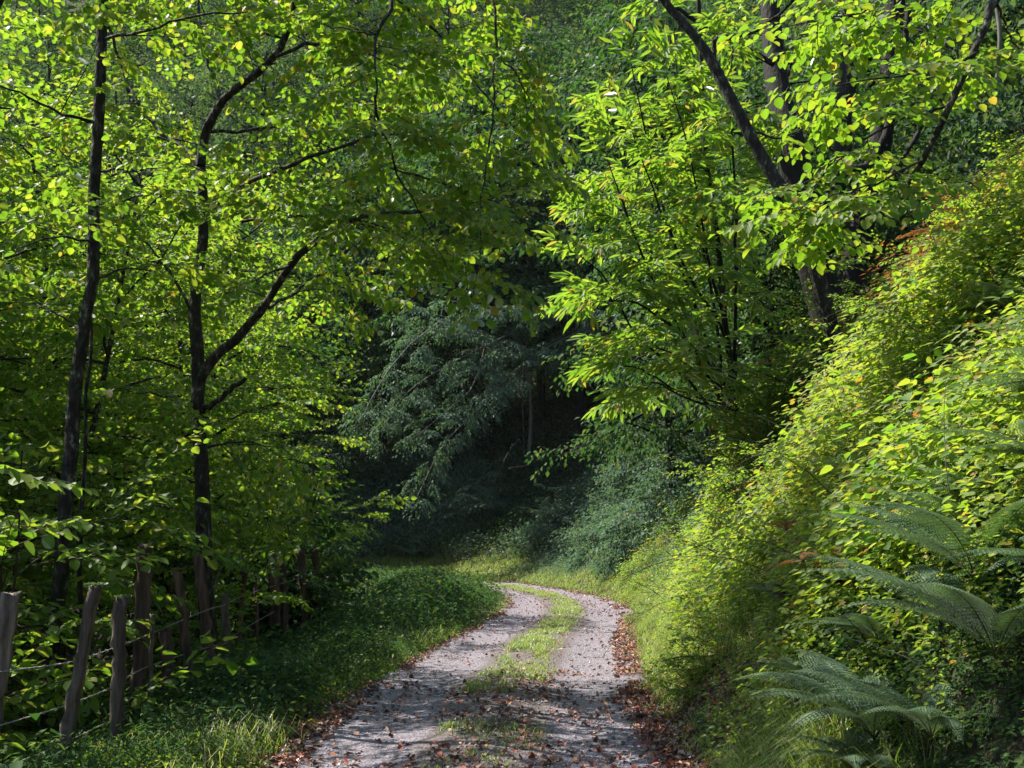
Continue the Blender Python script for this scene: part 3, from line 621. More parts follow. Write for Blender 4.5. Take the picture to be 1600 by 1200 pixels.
# ---- chestnut on the bank
def right_trees():
    Y = 15.5; base = at(1150, 665, Y); base[2] = terr(base[0], base[1])[0] - .2
    T = [base, at(1150, 640, Y), at(1140, 560, Y), at(1130, 470, Y), at(1120, 360, Y), at(1100, 220, Y), at(1095, 60, Y), at(1090, -80, Y)]
    lim = []
    def st(*p, r=.03, kw=None):
        lim.append(([at(1145 + 12 * rs.randn(), 640, Y + .2 * rs.randn())] + [at(a + max(0, 1050 - a) * .28, b, Y + c) for a, b, c in p], r, .007, kw or {}))
    st((1090, 560, -.3), (1010, 440, -.8), (950, 330, -1.3), (910, 250, -1.7))
    st((1070, 590, -.3), (970, 520, -.8), (900, 430, -1.2), (850, 400, -1.4), r=.025)
    st((1100, 520, 0), (1040, 350, -.4), (990, 200, -.6), (960, 100, -.8))
    st((1120, 500, .2), (1080, 300, .2), (1060, 150, .1), (1050, 0, 0))
    st((1060, 610, -.5), (990, 580, -1), (940, 570, -1.3), r=.02); st((1080, 625, -.8), (1020, 600, -1.3), (985, 610, -1.5), r=.02)
    st((1150, 500, .2), (1150, 350, .4), (1140, 250, .5), r=.02)
    st((1100, 560, -.6), (1030, 500, -1.2), (960, 470, -1.7), (900, 470, -2)); st((1130, 520, -.5), (1070, 420, -1), (1010, 300, -1.5), (960, 200, -1.8))
    st((1140, 540, -.6), (1110, 420, -1.1), (1080, 250, -1.5), (1040, 120, -1.7)); st((1120, 600, -.8), (1060, 560, -1.4), (1010, 540, -1.8), r=.02)
    st((1150, 480, -.3), (1150, 300, -.6), (1140, 150, -.8), (1150, 30, -.9)); st((1100, 540, .6), (1000, 400, 1), (930, 300, 1.3), (900, 200, 1.5))
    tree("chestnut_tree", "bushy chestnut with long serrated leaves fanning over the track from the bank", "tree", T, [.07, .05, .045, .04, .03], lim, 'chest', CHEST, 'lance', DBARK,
         dk=dict(per_m=3.8, ln=(.5, 1.1), step=.26, gs=(.8, 1.2), up=.15, start=.4, flat=.6), twigs=True)
    # big dark trunks behind
    Y = 17.2
    T = [at(1325, 640, Y), at(1305, 520, Y), at(1268, 400, Y), at(1250, 300, Y), at(1235, 225, Y), at(1210, 100, Y + .5), at(1200, -80, Y + 1)]
    lim = [([at(1268, 400, Y), at(1300, 330, Y), at(1318, 200, Y + .2), at(1325, 60, Y + .4), at(1330, -100, Y + .6)], .2, .09),
           ([at(1250, 300, Y), at(1300, 262, Y - .2), at(1360, 255, Y - .3), at(1400, 150, Y - .3), at(1420, 20, Y - .3)], .1, .05),
           ([at(1235, 225, Y), at(1150, 205, Y), at(1080, 170, Y + .2), at(980, 160, Y + .4)], .07, .02), ([at(1210, 100, Y), at(1100, 40, Y), at(1000, -20, Y)], .06, .02)]
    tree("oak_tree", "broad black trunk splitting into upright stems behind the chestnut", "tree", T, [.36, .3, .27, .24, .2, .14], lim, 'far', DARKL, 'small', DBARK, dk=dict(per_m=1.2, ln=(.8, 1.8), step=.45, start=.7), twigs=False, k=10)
    Y = 18.0
    T = [at(1310, 620, Y), at(1320, 480, Y), at(1352, 330, Y), at(1380, 200, Y), at(1395, 60, Y), at(1400, -120, Y)]
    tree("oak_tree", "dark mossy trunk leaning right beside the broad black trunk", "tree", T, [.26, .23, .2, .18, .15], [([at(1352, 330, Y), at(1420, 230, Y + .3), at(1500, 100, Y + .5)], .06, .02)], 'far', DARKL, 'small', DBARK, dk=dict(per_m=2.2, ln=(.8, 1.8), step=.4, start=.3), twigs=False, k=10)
    Y = 12.4
    b = at(1245, 330, Y)
    T = [V(b[0] + .7, b[1] + .6, terr(b[0] + .7, b[1] + .6)[0] - .2), b + V(.3, .2, -.8), b, at(1215, 285, Y), at(1165, 200, Y), at(1112, 95, Y), at(1075, 45, Y), at(1030, -10, Y), at(980, -80, Y)]
    lim = [([at(1113, 97, Y), at(1120, 60, Y), at(1165, 55, Y - .1), at(1200, 35, Y - .2), at(1235, 5, Y - .3), at(1270, -50, Y - .4)], .035, .012),
           ([at(1165, 200, Y), at(1210, 215, Y + .4), at(1260, 200, Y + .8)], .02, .006)]
    tree("crooked_tree", "crooked bare stem arching up and left across the chestnut leaves", "tree", T, [.1, .09, .085, .08, .07, .06, .05, .04], lim, 'chest', CHEST, 'lance', BARK, dk=dict(per_m=1, ln=(.3, .6), start=.7, step=.4))
    # overhanging beech branch
    Y = 7.6
    T = [V(5.6, 7.6, terr(5.6, 7.6)[0] - .2), V(5.3, 7.7, 5.8), V(4.6, 7.7, 6.6), at(1640, -130, Y), at(1560, -10, Y), at(1530, 60, Y), at(1485, 165, Y), at(1440, 250, Y), at(1405, 320, Y), at(1380, 395, Y)]
    lim = [([at(1530, 80, Y), at(1460, 110, Y - .2), at(1380, 120, Y - .3), at(1290, 140, Y - .4)], .012, .004),
           ([at(1485, 165, Y), at(1420, 180, Y + .1), at(1330, 230, Y + .3), at(1250, 290, Y + .4), at(1190, 310, Y + .4)], .012, .003),
           ([at(1440, 250, Y), at(1380, 280, Y - .2), at(1310, 305, Y - .4), at(1230, 330, Y - .5)], .01, .003),
           ([at(1560, -10, Y), at(1440, -20, Y), at(1330, 20, Y + .2), at(1230, 40, Y + .4)], .014, .004),
           ([at(1510, 110, Y), at(1470, 60, Y + .5), at(1390, 40, Y + .8), at(1300, 60, Y + 1)], .01, .003),
           ([at(1405, 320, Y), at(1340, 330, Y + .2), at(1270, 345, Y + .3)], .008, .003),
           ([at(1560, 10, Y), at(1580, 60, Y + .4), at(1640, 150, Y + .8)], .012, .004)]
    tree("beech_tree", "beech branch with round yellow green leaves hanging in front of the dark trunks", "tree", T, [.1, .08, .06, .04, .03, .026, .022, .016, .01], lim, 'beech', BEECH, 'round', dk=dict(per_m=3.8, ln=(.25, .6), step=.16, gs=(.5, .85), up=-.02, start=.12))
    tb = Tubes(); Yq = 7.9
    p = curve([at(1540, -160, Yq), at(1550, -40, Yq), at(1562, 50, Yq), at(1556, 140, Yq)], 12); tb.add(p, np.linspace(.022, .014, 12), 7, .05)
    # it hangs off the beech limb: part of that tree
    root = [o for o in COL.objects if o.type == 'EMPTY' and str(o.get("label", "")).startswith("beech branch")][0]
    o = tb.obj("broken_branch", PBARK, root, np.array(root.location)); o["label"] = "pale broken branch hanging straight down"
right_trees()

# ------------------------------------------------------------------ filler trees and shrubs: prototypes and copies
def proto_tree(name, label, cat, h, cr_r, spr, mat, shape, bark, nlimb, r0, group, base_f=.3, dk=None, lean=.3, twigs=False, multi=1, kk=7):
    tb = Tubes(); br = Tubes(); cr = Crown(spr, .004)
    root = empty(name, (0, 0, 0)); tag(root, label, cat, group)
    for q in range(multi):
        a = rs.rand() * 2 * pi; top = V(cos(a) * lean * h * .3, sin(a) * lean * h * .3, h * (1 - .15 * q))
        T = curve([V(.12 * q * cos(a), .12 * q * sin(a), -.5), top * V(.1, .1, .3) + .1 * rs.randn(3), top * V(.5, .5, .62) + .15 * rs.randn(3), top], 16)
        tb.add(T, np.linspace(r0, r0 * .25, 16), kk, .05)
        for j in range(nlimb // multi):
            f = base_f + (1 - base_f) * (j + rs.rand()) / (nlimb // multi); p, d, _ = along(T, min(f, .99))
            az = j * 2.4 + rs.rand(); l = cr_r * (1.1 - .75 * max(0, (f - base_f) / (1 - base_f)) ** 1.4) * (.75 + .4 * rs.rand())
            L = wob(p, V(cos(az), sin(az), .35 + .25 * rs.randn()), l, 7, .1, .04)
            br.add(L, np.linspace(r0 * (.55 - .3 * f), .01, 8), 5, .03)
            dress(cr, br, L, r0 * .3, .01, **(dk or {}))
    tb.obj("trunk", bark, root)
    cr.bake(br, twigs); br.obj("branches", bark, root); cr.l.obj("crown", mat, shape, parent=root)
    print(name, 'leaves', cr.l.count(), 'sprays', len(cr.o))
    return root
def put(proto, first, x, y, rz, sc, label, group=None, dz=0):
    z = float(terr(x, y)[0]) - .1 + dz
    if first:
        proto.location = (x, y, z); proto.rotation_euler = (0, 0, rz); proto.scale = (sc, sc, sc); proto["label"] = label
        if group: proto["group"] = group
        return proto
    return copy_tree(proto, (x, y, z), rz, sc, label, group)
def fillers():
    A = proto_tree("woodland_tree", "", "tree", 10.5, 3.2, 'lime', HAZEL, 'round', BARK, 26, .09, None, .27, dict(per_m=3.6, ln=(.6, 1.4), step=.24, gs=(.9, 1.5), start=.2), twigs=False)
    B = proto_tree("woodland_tree", "", "tree", 11.5, 3.4, 'hazel', BEECH, 'round', BARK, 26, .10, None, .3, dict(per_m=3.4, ln=(.6, 1.4), step=.26, gs=(.9, 1.5), start=.2), twigs=False)
    spots = [(A, -5.4, 13.2, 0, .72, "young tree with small round leaves behind the slender lichened trunk"), (B, -7.6, 12.5, 1, 1.05, "leafy tree filling the gap at the picture edge behind the first fence posts"),
             (A, -5.3, 17.5, 2, .78, "young tree with a dark trunk behind the last fence posts"), (B, -7.2, 17.5, 3, .9, "leafy woodland tree just beyond the forked tree"),
             (A, -10.5, 16, 4, 1.4, "sunlit tree deep in the wood past the leaning posts"), (B, -6.8, 22.5, 5, 1.02, "tree whose low branches reach the inner side of the bend"),
             (A, -9.2, 23, 1.4, 1.4, "taller woodland tree between the forked tree and the valley"), (B, -13.5, 22, 2.2, 1.5, "tall sunlit tree far down the slope left of the forked tree"),
             (A, -8.4, 29, 3.3, 1.3, "leafy tree standing inside the curve of the track"), (B, -11.5, 30, 5.3, 1.2, "tall pale tree rising behind the forked tree"),
             (A, -11, 11, 2.6, 1.4, "big tree added outside the frame to shade the wood behind the fence"), (A, -15.5, 16.5, .4, 1.5, "large unseen tree added outside the frame to shade the deep wood"), (B, -11.5, 19, 1.9, 1.45, "tall dense tree shading the slope behind the forked tree"),  # first two: tall trees added outside the frame to shade the wood
             (A, -17, 30, 5.9, 1.35, "high crowned tree at the far left of the valley"), (B, -10.5, 36, 2.8, 1.3, "tree beside the hidden stretch of track after the bend")]
    used = set()
    for p, x, y, rz, sc, lab in spots:
        put(p, id(p) not in used, x, y, rz, sc, lab, "woodland trees below the fence"); used.add(id(p))
    # far tree prototypes
    far = [proto_tree("hillside_tree", "", "tree", 12 + 2 * i, 4.2, 'far', [FARL, DARKL, FARL][i], 'small', DBARK, 46, .18, None, .22, dict(per_m=2.0, ln=(.8, 1.8), step=.42, gs=(.8, 1.3), start=.15, grav=.12), twigs=False) for i in range(3)]
    far.append(proto_tree("hollow_tree", "", "tree", 14, 5.0, 'far', DARKL, 'small', DBARK, 60, .2, None, .36, dict(per_m=2.6, ln=(1, 2.0), step=.4, gs=(.9, 1.4), start=.1, grav=.1), twigs=False))
    used = set(); n = 0; pts = [(-13, 56), (-7, 59), (5.8, 51.5), (-3, 55.5), (1.5, 57), (3.5, 55), (9, 50), (.5, 64), (7, 60)]
    rr = random.Random(5)
    for _ in range(12000):
        x = rr.uniform(-62, 60); y = rr.uniform(36, 165)
        if abs(x) > 14 + y * .6: continue
        s, t = xy_st(x, y); s = s[0]; t = t[0]
        if s < 15 and not (s < -9 and y > 36): continue
        if x > 4 and s < 10: continue
        d = 4.9 + y * .014
        if any((x - a) ** 2 + (y - b) ** 2 < d * d for a, b in pts): continue
        pts.append((x, y)); k = rr.randrange(3); p = far[k]
        lab = ["pale leafy tree on the wooded hillside beyond the bend", "dark leafy tree on the wooded hillside beyond the bend", "tall pale tree on the wooded hillside beyond the bend"][k]
        put(p, k not in used, x, y, rr.uniform(0, 6.28), rr.uniform(.85, 1.5), lab, lab.replace("tree", "trees", 1)); used.add(k); n += 1
        if n > 285: break
    print("hillside", n)
    for i, (x, y, sc, lab) in enumerate([(-13, 56, 1.2, "high crowned tree above the hidden stretch of track"), (-7, 59, 1.2, "dark tree uphill of the arching tree"), (-3, 55.5, 1.25, "dark crown spreading above the arching tree"), (1.5, 57, 1.3, "dark crown closing the top of the hollow"), (5.8, 51.5, 1.0, "dense dark tree standing right over the hollow"),  # several of these crowns are added to throw shade into the hollow
                                     (3.5, 55, 1.3, "tall tree whose crown roofs the dark hollow"), (9, 50, 1.3, "tall dark tree right of the hollow"), (0.5, 64, 1.4, "high tree up the slope behind the hollow"), (7, 60, 1.4, "big pale crown up the slope above the hollow")]):
        put(far[3], i == 0, x, y, i * 1.1, sc, lab, "tall trees around the hollow")
    # right bank trees further up
    R = [(far[1], 7.2, 22.5, 1.1, .75, "dark tree on top of the bank behind the black trunks"), (far[0], 9.6, 18, 2.1, .7, "tree high on the bank above the dead bracken"), (far[1], 6.2, 28.5, 3, .85, "dark tree on the bank directly behind the chestnut"),
         (far[1], 4.6, 19.5, 1.4, .5, "low dark tree added as the black shade right behind the chestnut stems"), (far[1], 6.0, 20.5, 4.4, .6, "dark tree added as darkness between the chestnut and the black trunks"), (far[2], 10, 27, 4, .85, "tall tree up the bank behind the leaning mossy trunk"), (far[1], 5.2, 35, 5, .85, "dark tree shading the hollow beside the bend"), (far[0], 9, 37, .5, .9, "pale tree above the hollow beside the bend"), (far[2], 13.5, 34, 1.9, 1, "tall tree high up the bank at the right")]  # two small dark trees here are added as the black shade behind the chestnut
    for p, x, y, rz, sc, lab in R: put(p, False, x, y, rz, sc, lab, "trees on top of the bank")
    # shrubs
    S1 = proto_tree("hazel_shrub", "", "shrub", 2.6, 1.3, 'hazel', HAZEL, 'round', TWIG, 20, .02, None, .1, dict(per_m=4, ln=(.3, .8), step=.22, gs=(.7, 1.1), start=.15), lean=.9, multi=4, twigs=True, kk=5)
    S2 = proto_tree("dark_shrub", "", "shrub", 2.4, 1.4, 'lime', DARKL, 'round', TWIG, 24, .025, None, .05, dict(per_m=4.5, ln=(.3, .8), step=.2, gs=(.7, 1.2), start=.1), lean=.8, multi=4, kk=5)
    sh = [(S1, -4.35, 8.7, 0, 1.15, "hazel shrub with big bright round leaves at the edge of the wood"), (S1, -5.4, 10.4, 1.5, 1.1, "hazel shrub with wide leaves between the slender trunk and the forked tree"),
          (S1, -3.9, 13.2, 2.6, .8, "low hazel shrub behind the tall split post"), (S2, -4.7, 15.8, 0, 1.05, "dark dense shrub beside the farthest fence posts"), (S2, -3.5, 19.0, 1, .9, "dark round shrub overhanging the inner verge"),
          (S1, -3.9, 21.5, 4, .9, "leafy shrub with bright tips where the track bends"), (S2, -4.8, 25.2, 2, 1.0, "dark shrub hiding the far stretch of track"), (S2, -4.3, 19.5, 5, 1.3, "tall dark shrub behind the inner verge"),
          (S2, -6.2, 28.0, 3.5, 1.2, "dark thicket inside the curve of the track"), (S2, -6.0, 14.6, .7, 1.1, "shaded shrub on the slope behind the mossy topped post"), (S1, -5.6, 9.3, 3.1, 1.35, "hazel shrub lit from behind at the picture edge"),
          (S2, -5.5, 12.0, 1.9, .9, "low shaded shrub below the forked tree")]
    used = set()
    for p, x, y, rz, sc, lab in sh: put(p, id(p) not in used, x, y, rz, sc, lab, "shrubs along the fence and inner verge"); used.add(id(p))
    S3 = proto_tree("bank_shrub", "", "shrub", 1.3, .8, 'shoot', BRAMBLE, 'round', TWIG, 20, .01, None, .1, dict(per_m=5, ln=(.2, .5), step=.2, gs=(.6, .95), start=.1), lean=1.1, multi=4, twigs=True, kk=5)
    q = [(1440, 610, 9.5, .6, "bright hazel shoots hanging by the dark hole in the bank"), (1560, 250, 9.8, .9, "tall sunlit hazel at the top of the bank below the beech branch"), (1480, 260, 12, .9, "yellow green hazel on the bank top beside the leaning mossy trunk"),
         (1300, 600, 13.5, 1.1, "leafy shrub on the crest of the bank beside the chestnut"), (1200, 720, 14.5, .9, "small bright shrub below the foot of the chestnut"), (1180, 810, 11.5, .8, "upright pale green shrub halfway down the bank"),
         (1010, 880, 20, .5, "rusty tinged shrub at the corner where the track turns"), (1380, 480, 13, .7, "shrub on the bank crest in front of the black trunks"), (1100, 990, 9.6, .45, "small yellow green seedling low on the bank"),
         (1590, 420, 8.2, .6, "sunlit shrub above the ferns at the picture edge"), (1390, 420, 16, .7, "tall shrub at the foot of the black trunk"), (1080, 780, 20, .7, "grey green shrub low on the bank near the bend")]
    for i, (px, py, Y, sc, lab) in enumerate(q):
        P = at(px, py, Y); put(S3, i == 0, P[0], P[1], rs.rand() * 6, sc, lab, "shrubs growing on the bank")
    # pale bushes near the bend and the arching shrub
    S4 = proto_tree("pale_bush", "", "bush", 2.4, 1.5, 'arch', PALE, 'small', TWIG, 24, .02, None, .05, dict(per_m=4, ln=(.4, 1), step=.28, gs=(.6, 1.0), start=.1), lean=.8, multi=4, kk=5)
    for i, (x, y, sc, lab) in enumerate([(4.2, 33, 1.0, "pale grey green bush right beside the outer bend"), (3.6, 39.5, .9, "pale bush on the slope straight beyond the bend"), (6.4, 36.5, 1.2, "taller pale bush higher up beyond the outer bend"), (2.2, 46, .8, "small pale bush at the edge of the far verge"),
                                     (5.4, 43, 1.0, "pale bush in the shade of the hollow"), (-1.6, 52, 1.0, "shaded bush on the slope above the far track")]):
        put(S4, i == 0, x, y, i * 1.3, sc, lab, "pale bushes beyond the bend")
    Y = 46
    b = V(.8, 54, 0); b[2] = terr(b[0], b[1])[0]
    T = [b, at(830, 640, 53), at(820, 560, 51), at(800, 520, 50)]
    lim = [([at(1000, 470, 52), at(900, 520, 50), at(820, 565, 49), at(745, 640, 47), at(690, 700, 46), at(650, 780, 45)], .045, .015),
           ([at(820, 560, 51), at(760, 530, 49), at(690, 500, 47), at(620, 470, 46)], .04, .015), ([at(800, 520, 50), at(720, 560, 48), at(640, 610, 46), at(590, 680, 45)], .03, .012),
           ([at(800, 520, 50), at(850, 480, 50), at(920, 480, 49), at(980, 510, 48)], .05, .02), ([at(760, 530, 50), at(740, 600, 47), at(700, 640, 46), at(640, 690, 44)], .03, .012),
           ([at(690, 500, 48), at(640, 540, 46), at(600, 590, 45), at(560, 660, 44)], .04, .015), ([at(850, 480, 50), at(780, 480, 48), at(700, 470, 46)], .04, .015)]
    tree("arching_tree", "grey green tree with arching pale branches bowed down over the slope beyond the bend", "tree", T, [.09, .08, .07], lim, 'arch', PALE, 'small', PBARK, TWIG,
         dk=dict(per_m=2.6, ln=(.7, 1.7), step=.28, gs=(.7, 1.1), start=.05, grav=.08, up=0), twigs=False)
fillers()

# ------------------------------------------------------------------ ferns
def fern_proto(name, mat, nf, L, rn, droop=1.0):
    lv = Leaves(); tb = Tubes()
    for i in range(nf):
        az = i * 2 * pi / nf + .5 * rn.rand(); l = L * (.75 + .4 * rn.rand()); n = 34
        u = np.linspace(0, 1, n); rad = l * (u * .4 + .5 * u ** 1.5); hz = l * (.78 * u - .62 * droop * u ** 2.2 * (.7 + .4 * rn.rand())) + .02
        side0 = .12 * rn.randn(); x = rad * np.cos(az + side0 * u); y = rad * np.sin(az + side0 * u); P = np.stack([x, y, hz], -1)
        tb.add(P, np.linspace(.004, .001, n), 4, cap=False)
        T = nrm(np.gradient(P, axis=0)); S = nrm(np.cross(T, V(0, 0, 1))); N = np.cross(S, T)
        for j in range(4, n):
            w = l * .185 * sin(pi * min(1, (1.12 - u[j]) * .95 + .02)) * (1 if u[j] > .3 else .6 + u[j]) * max(.06, (1 - u[j]) ** .55 * 1.15)
            for sg in (-1, 1):
                for half in (.25,):
                    pj = P[j - 1] + (P[j] - P[j - 1]) * half; pd = nrm(S[j] * sg + T[j] * .3 - N[j] * .12)
                    m = max(3, int(w / .0115)); q = (np.arange(m) + .5) / m
                    pp = pj + pd * (w * q)[:, None] - V(0, 0, 1) * (w * .18 * q ** 2)[:, None]
                    for s2 in (-1, 1):
                        lv.add(pp, nrm(T[j] * s2 + pd * .35), N[j] + .12 * rn.randn(m, 3), .023 * (1.15 - .75 * q) * (w / (l * .2)) ** .4)
    root = empty(name, (0, 0, 0)); tb.obj("stalks", TWIG if mat is BRACKEN else MOSS, root); lv.obj("fronds", mat, 'round', parent=root)
    print(name, lv.count()); return root
def ferns():
    rn = np.random.RandomState(12)
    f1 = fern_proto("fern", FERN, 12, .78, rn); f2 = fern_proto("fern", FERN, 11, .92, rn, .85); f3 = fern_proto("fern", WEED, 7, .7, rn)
    b1 = fern_proto("dead_fern", BRACKEN, 5, .6, rn, 1.3)
    for f in (f1, f2, f3): tag(f, "", "fern")
    tag(b1, "", "fern")
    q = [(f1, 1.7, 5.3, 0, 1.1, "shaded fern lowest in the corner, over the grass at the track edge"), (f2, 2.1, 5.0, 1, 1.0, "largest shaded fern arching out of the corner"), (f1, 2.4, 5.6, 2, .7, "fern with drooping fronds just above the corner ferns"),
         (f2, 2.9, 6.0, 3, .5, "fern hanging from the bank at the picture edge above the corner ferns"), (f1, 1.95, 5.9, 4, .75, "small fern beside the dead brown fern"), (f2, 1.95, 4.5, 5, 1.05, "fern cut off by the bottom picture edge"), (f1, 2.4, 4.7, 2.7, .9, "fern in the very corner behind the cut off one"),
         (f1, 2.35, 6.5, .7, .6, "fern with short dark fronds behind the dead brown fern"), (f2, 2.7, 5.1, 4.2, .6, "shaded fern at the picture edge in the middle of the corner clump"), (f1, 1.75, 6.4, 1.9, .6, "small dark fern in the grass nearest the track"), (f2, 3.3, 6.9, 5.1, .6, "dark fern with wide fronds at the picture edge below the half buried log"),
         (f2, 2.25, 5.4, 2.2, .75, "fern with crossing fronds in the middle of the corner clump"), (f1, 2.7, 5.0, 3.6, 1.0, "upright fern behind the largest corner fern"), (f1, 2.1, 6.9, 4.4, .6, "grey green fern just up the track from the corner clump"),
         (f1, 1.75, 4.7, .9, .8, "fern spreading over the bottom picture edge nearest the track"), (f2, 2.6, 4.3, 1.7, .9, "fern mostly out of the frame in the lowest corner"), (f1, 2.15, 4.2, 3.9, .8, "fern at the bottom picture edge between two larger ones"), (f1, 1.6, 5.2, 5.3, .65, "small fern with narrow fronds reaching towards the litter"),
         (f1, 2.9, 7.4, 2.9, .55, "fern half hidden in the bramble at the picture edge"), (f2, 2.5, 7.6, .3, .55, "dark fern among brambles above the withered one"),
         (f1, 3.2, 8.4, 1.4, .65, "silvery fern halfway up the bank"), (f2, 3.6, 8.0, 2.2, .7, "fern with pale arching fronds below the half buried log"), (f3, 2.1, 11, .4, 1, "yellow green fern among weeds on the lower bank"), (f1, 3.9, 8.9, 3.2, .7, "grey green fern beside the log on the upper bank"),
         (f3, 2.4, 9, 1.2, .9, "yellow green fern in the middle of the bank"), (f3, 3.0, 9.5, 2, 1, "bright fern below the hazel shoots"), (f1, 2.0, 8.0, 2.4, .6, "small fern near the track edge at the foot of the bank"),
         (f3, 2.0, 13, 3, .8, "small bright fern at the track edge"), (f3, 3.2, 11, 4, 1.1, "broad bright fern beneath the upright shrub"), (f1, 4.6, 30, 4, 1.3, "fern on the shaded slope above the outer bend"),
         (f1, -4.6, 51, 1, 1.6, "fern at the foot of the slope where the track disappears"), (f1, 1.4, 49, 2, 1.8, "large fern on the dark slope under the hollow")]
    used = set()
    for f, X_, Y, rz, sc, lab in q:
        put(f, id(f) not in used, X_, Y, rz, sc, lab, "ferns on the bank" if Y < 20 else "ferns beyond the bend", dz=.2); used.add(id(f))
    for i, (X_, Y, sc, lab) in enumerate([(1.95, 7.0, .75, "dead brown fern on the lower bank among green ferns"), (4.7, 10.8, 1.5, "largest rust red dead bracken at the top of the bank"), (4.45, 9.9, 1.2, "orange dead bracken below the rust red one"), (2.1, 8.4, .5, "small withered brown fern near the foot of the bank"),
                                           (5.2, 11.6, 1.4, "dead bracken clump farthest up the bank"), (5.0, 10.2, 1.2, "dead bracken at the picture edge near the bank top"), (2.25, 6.4, .6, "curled brown fern at the corner clump's edge")]):
        put(b1, i == 0, X_, Y, i, sc, lab, "dead ferns on the bank", dz=.55)
ferns()

# ------------------------------------------------------------------ the fence
def fence():
    root = empty("wire_fence", (-3.2, 9, 0)); tag(root, "old barbed wire fence of leaning split wooden posts along the wood", "fence")
    base = V(-3.2, 9, 0); inv = base
    def post(top, bot, Y, w, mat=WOOD, moss=0, lab=None, taper=.9, twist=.15, Yt=None, name="post", kink=0):
        a = at(*bot, Y); a = a - V(0, 0, .25); b = at(*top, Yt or Y); r = w / F * Y / 2 * .84
        n = 22; u = np.linspace(0, 1, n)[:, None]; P = a + (b - a) * u; P[:, 0] += kink * np.sin(u[:, 0] * 5) * .03
        P += V(1, 1, 0) * .006 * rs.randn(n, 3)
        k = 14; t = nrm(b - a); U = nrm(np.cross(t, V(0, 1, .1))); Wv = np.cross(t, U)
        an = np.arange(k) * 2 * pi / k; prof = 1 + .24 * rs.randn(k); prof = .5 * prof + .25 * (np.roll(prof, 1) + np.roll(prof, -1)); 
        crack = rs.randint(k); prof[crack] *= .72
        ang = an[None] + twist * u; rad = r * prof[None] * (1.08 - (1 - taper) * u) * (1 + .05 * rs.randn(n, 1) + .035 * rs.randn(n, k))
        ring = P[:, None] + rad[..., None] * (U * np.cos(ang)[..., None] + Wv * np.sin(ang)[..., None])
        ring[-1] += t * (.014 * rs.randn(k, 1)) * (r / .05)
        cen = ring[-1].mean(0)
        v = np.concatenate([ring.reshape(-1, 3), [cen]])
        i = np.arange(n - 1)[:, None] * k + np.arange(k)[None]; j = np.arange(n - 1)[:, None] * k + (np.arange(k)[None] + 1) % k
        q = np.stack([i, j, j + k, i + k], -1).reshape(-1, 4); m = (n - 1) * k
        tr = np.stack([m + np.arange(k), m + (np.arange(k) + 1) % k, np.full(k, n * k)], -1)
        o = mesh_obj(name, v - base, [q, tr], mat, root)
        if lab: o["label"] = lab
        if moss:
            lv = Leaves(); mm = 150; aa = rs.rand(mm) * 2 * pi; rr_ = r * np.sqrt(rs.rand(mm)) * 1.15; dn = rs.rand(mm) ** 2 * moss
            pp = cen + np.stack([rr_ * np.cos(aa), rr_ * np.sin(aa), .012 - dn * (rr_ > r * .8)], -1); lv.add(pp - t * 0, nrm(np.stack([np.cos(aa), np.sin(aa), .9 + .5 * rs.randn(mm)], -1)), V(0, 0, 1) + .6 * rs.randn(mm, 3), .022)
            lv.obj("moss", FERN, 'small', parent=o, loc=base)
    post((18, 928), (-22, 1150), 7.0, 33, WOOD, 0, "thick grey post cut by the picture edge", taper=.95)
    post((150, 918), (86, 1205), 7.2, 31, WOOD, .02, "grey post leaning strongly to the right", taper=.72)
    post((197, 935), (165, 1190), 7.9, 23, WOOD, .015, "crooked grey post, reddish on one side", taper=.9, kink=1.2)
    post((227, 850), (215, 1110), 9.2, 28, DWOOD, 0, "tall dark split post with a deep crack", taper=.95)
    post((238, 960), (233, 1140), 9.0, 8, WOOD, 0, "thin grey splinter of wood against the tall post", name="stake")
    post((252, 985), (278, 1130), 9.4, 20, DWOOD, .02, "short broken grey stump beside the tall post", taper=1.1, kink=-1)
    post((278, 892), (306, 1090), 10.2, 15, DWOOD, .02, "thin brown post with a pale fungus on its top")
    post((310, 868), (345, 1110), 10.8, 22, DWOOD, 0, "black post leaning left of the forked tree", name="post")
    post((350, 932), (357, 1052), 12.2, 16, WOOD, .05, "short grey post with a moss cap")
    post((380, 893), (372, 980), 14.0, 12, DWOOD, 0, "narrow post with a pale edge")
    post((400, 892), (402, 990), 15.5, 10, DWOOD, .03, "thin post topped with pale moss")
    post((426, 865), (430, 950), 16.5, 18, DWOOD)
    post((441, 870), (446, 960), 17.5, 12, DWOOD); post((470, 860), (478, 960), 18.5, 16, DWOOD); post((493, 860), (497, 965), 19.5, 12, DWOOD)
    def wire(pts, name="barbed_wire"):
        P = curve([at(*p) for p in pts], 160); tb = Tubes()
        d = np.linspace(0, 1, 160)
        for ph in (0, pi):
            a = np.arange(160) * 1.3 + ph; tb.add(P + np.stack([.002 * np.cos(a), 0 * a, .0022 * np.sin(a)], -1) + V(0, -.045, 0), .0027, 4, cap=False)
        _, _, L = along(P, 1); m = int(L / .11)
        for i in range(m):
            p, dd, _ = along(P, (i + .5) / m); p = p + V(0, -.045, 0)
            for q in range(2):
                e = nrm(rs.randn(3)) * .014; tb.add([p - e, p, p + e], [.0015, .0026, .0015], 3, cap=False)
        tb.obj(name, WIRE, root, base)
    wire([(-60, 1056, 6.9), (15, 1047, 7.0), (115, 1033, 7.3), (180, 1012, 7.9), (232, 992, 9.1), (288, 968, 10.2), (330, 951, 10.8), (352, 945, 12.1), (382, 930, 14), (430, 915, 16.5), (495, 895, 19.5)])
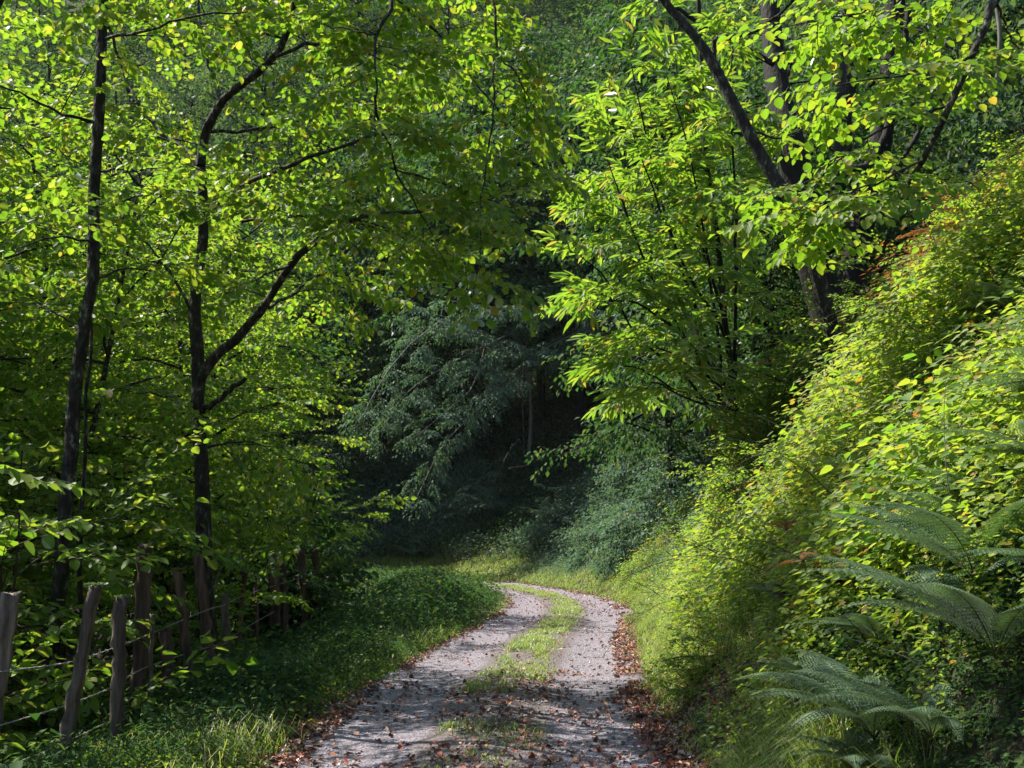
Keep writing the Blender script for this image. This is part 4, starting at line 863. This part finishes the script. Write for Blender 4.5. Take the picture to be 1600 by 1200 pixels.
    wire([(-60, 1150, 6.9), (0, 1133, 7.0), (100, 1103, 7.3), (175, 1074, 7.9), (228, 1043, 9.1), (295, 1020, 10.3), (338, 1008, 11), (355, 1004, 12.1), (378, 985, 14), (430, 955, 16.5)])
    wire([(-60, 1215, 6.9), (0, 1200, 7.0), (80, 1170, 7.2), (165, 1130, 7.9), (225, 1100, 9.1), (300, 1075, 10.3), (342, 1052, 11), (357, 1040, 12.1)])
    # leaning dead stick behind the posts
    tb = Tubes(); P = curve([at(328, 945, 11.6), at(333, 920, 11.6), at(355, 870, 11.7), at(388, 816, 11.9)], 14); P[:, 2] += .01 * rs.randn(14)
    Q = P.copy(); g = terr(Q[0, 0], Q[0, 1])[0]; P = np.vstack([[Q[0, 0] - .03, Q[0, 1], g], Q]); tb.add(P, np.linspace(.010, .004, 15), 5)
    r = empty("dead_stick", P[0]); tag(r, "thin pale dead stick leaning up from behind the black post", "stick"); tb.obj("stem", PBARK, r, P[0])
fence()
def extras():
    # half buried log on the bank, dead sticks in the hollow
    P = [at(1548, 565, 8.3), at(1565, 552, 8.2), at(1590, 530, 8.0)]; tb = Tubes(); P = curve(P, 8)
    P[:, 2] = np.maximum(P[:, 2] * 0 + terr(P[:, 0], P[:, 1]) + .12, 0); tb.add(P, np.full(8, .045), 9, .06)
    o = tb.obj("log", DBARK, None); tag(o, "short dark log lying on the steep bank above the ferns", "log")
    for pts, lab in [([(820, 560, 48), (817, 620, 48), (820, 700, 48), (822, 722, 48)], "thin bare stem standing upright in the dark hollow"), ([(780, 735, 45), (800, 700, 45), (812, 688, 45)], "short dead branch poking up left of the upright stem"),
                     ([(795, 735, 45), (830, 722, 45), (856, 708, 45)], "dead branch lying flat below the upright stem")]:
        tb = Tubes(); P = curve([at(*p) for p in pts], 10); tb.add(P + .03 * rs.randn(10, 3), np.linspace(.04, .02, 10), 5); tag(tb.obj("dead_branch", BARK), lab, "branch", "dead branches in the hollow")
def stems():
    for nm, lab, mat, n, s0, s1, t0, t1, hh in (("dry_stems", "thin straw coloured dead stems standing in the bank growth", PBARK, 260, 2.0, 7.5, 5, 20, .7), ("bramble_stems", "dark arching bramble canes running through the bank growth", TWIG, 240, 1.9, 7.5, 5, 22, 1.0)):
        s, t = rs.uniform(s0, s1, n), t0 + (t1 - t0) * rs.rand(n) ** 1.3; x, y = st_xy(s, t); z = gz(x, y); tb = Tubes()
        for i in range(n):
            d = nrm(V(-.5 + .6 * rs.randn(), .6 * rs.randn(), 1.1)); h_ = hh * (.5 + rs.rand())
            tb.add(wob((x[i], y[i], z[i]), d, h_, 6, .08, .05 if mat is PBARK else .22), np.linspace(.0035, .0015, 7), 4, cap=False)
        tag(tb.obj(nm, mat), lab, "undergrowth", kind="stuff")
stems()
extras()

# ------------------------------------------------------------------ thin air over the valley
def air():
    lo, hi = V(-300, -70, -40), V(300, 320, 260)
    c = np.array([(x, y, z) for x in (lo[0], hi[0]) for y in (lo[1], hi[1]) for z in (lo[2], hi[2])])
    f = np.array([(0, 1, 3, 2), (4, 6, 7, 5), (0, 4, 5, 1), (2, 3, 7, 6), (0, 2, 6, 4), (1, 5, 7, 3)])
    m, t = new_mat("haze"); v = nd(t, "ShaderNodeVolumePrincipled"); v.inputs['Color'].default_value = (.86, .93, 1, 1); v.inputs['Density'].default_value = .00011
    o = nd(t, "ShaderNodeOutputMaterial"); t.links.new(v.outputs[0], o.inputs['Volume'])
    tag(mesh_obj("haze", c, [f], m), kind="stuff")
    cy.volume_bounces = 0
air()
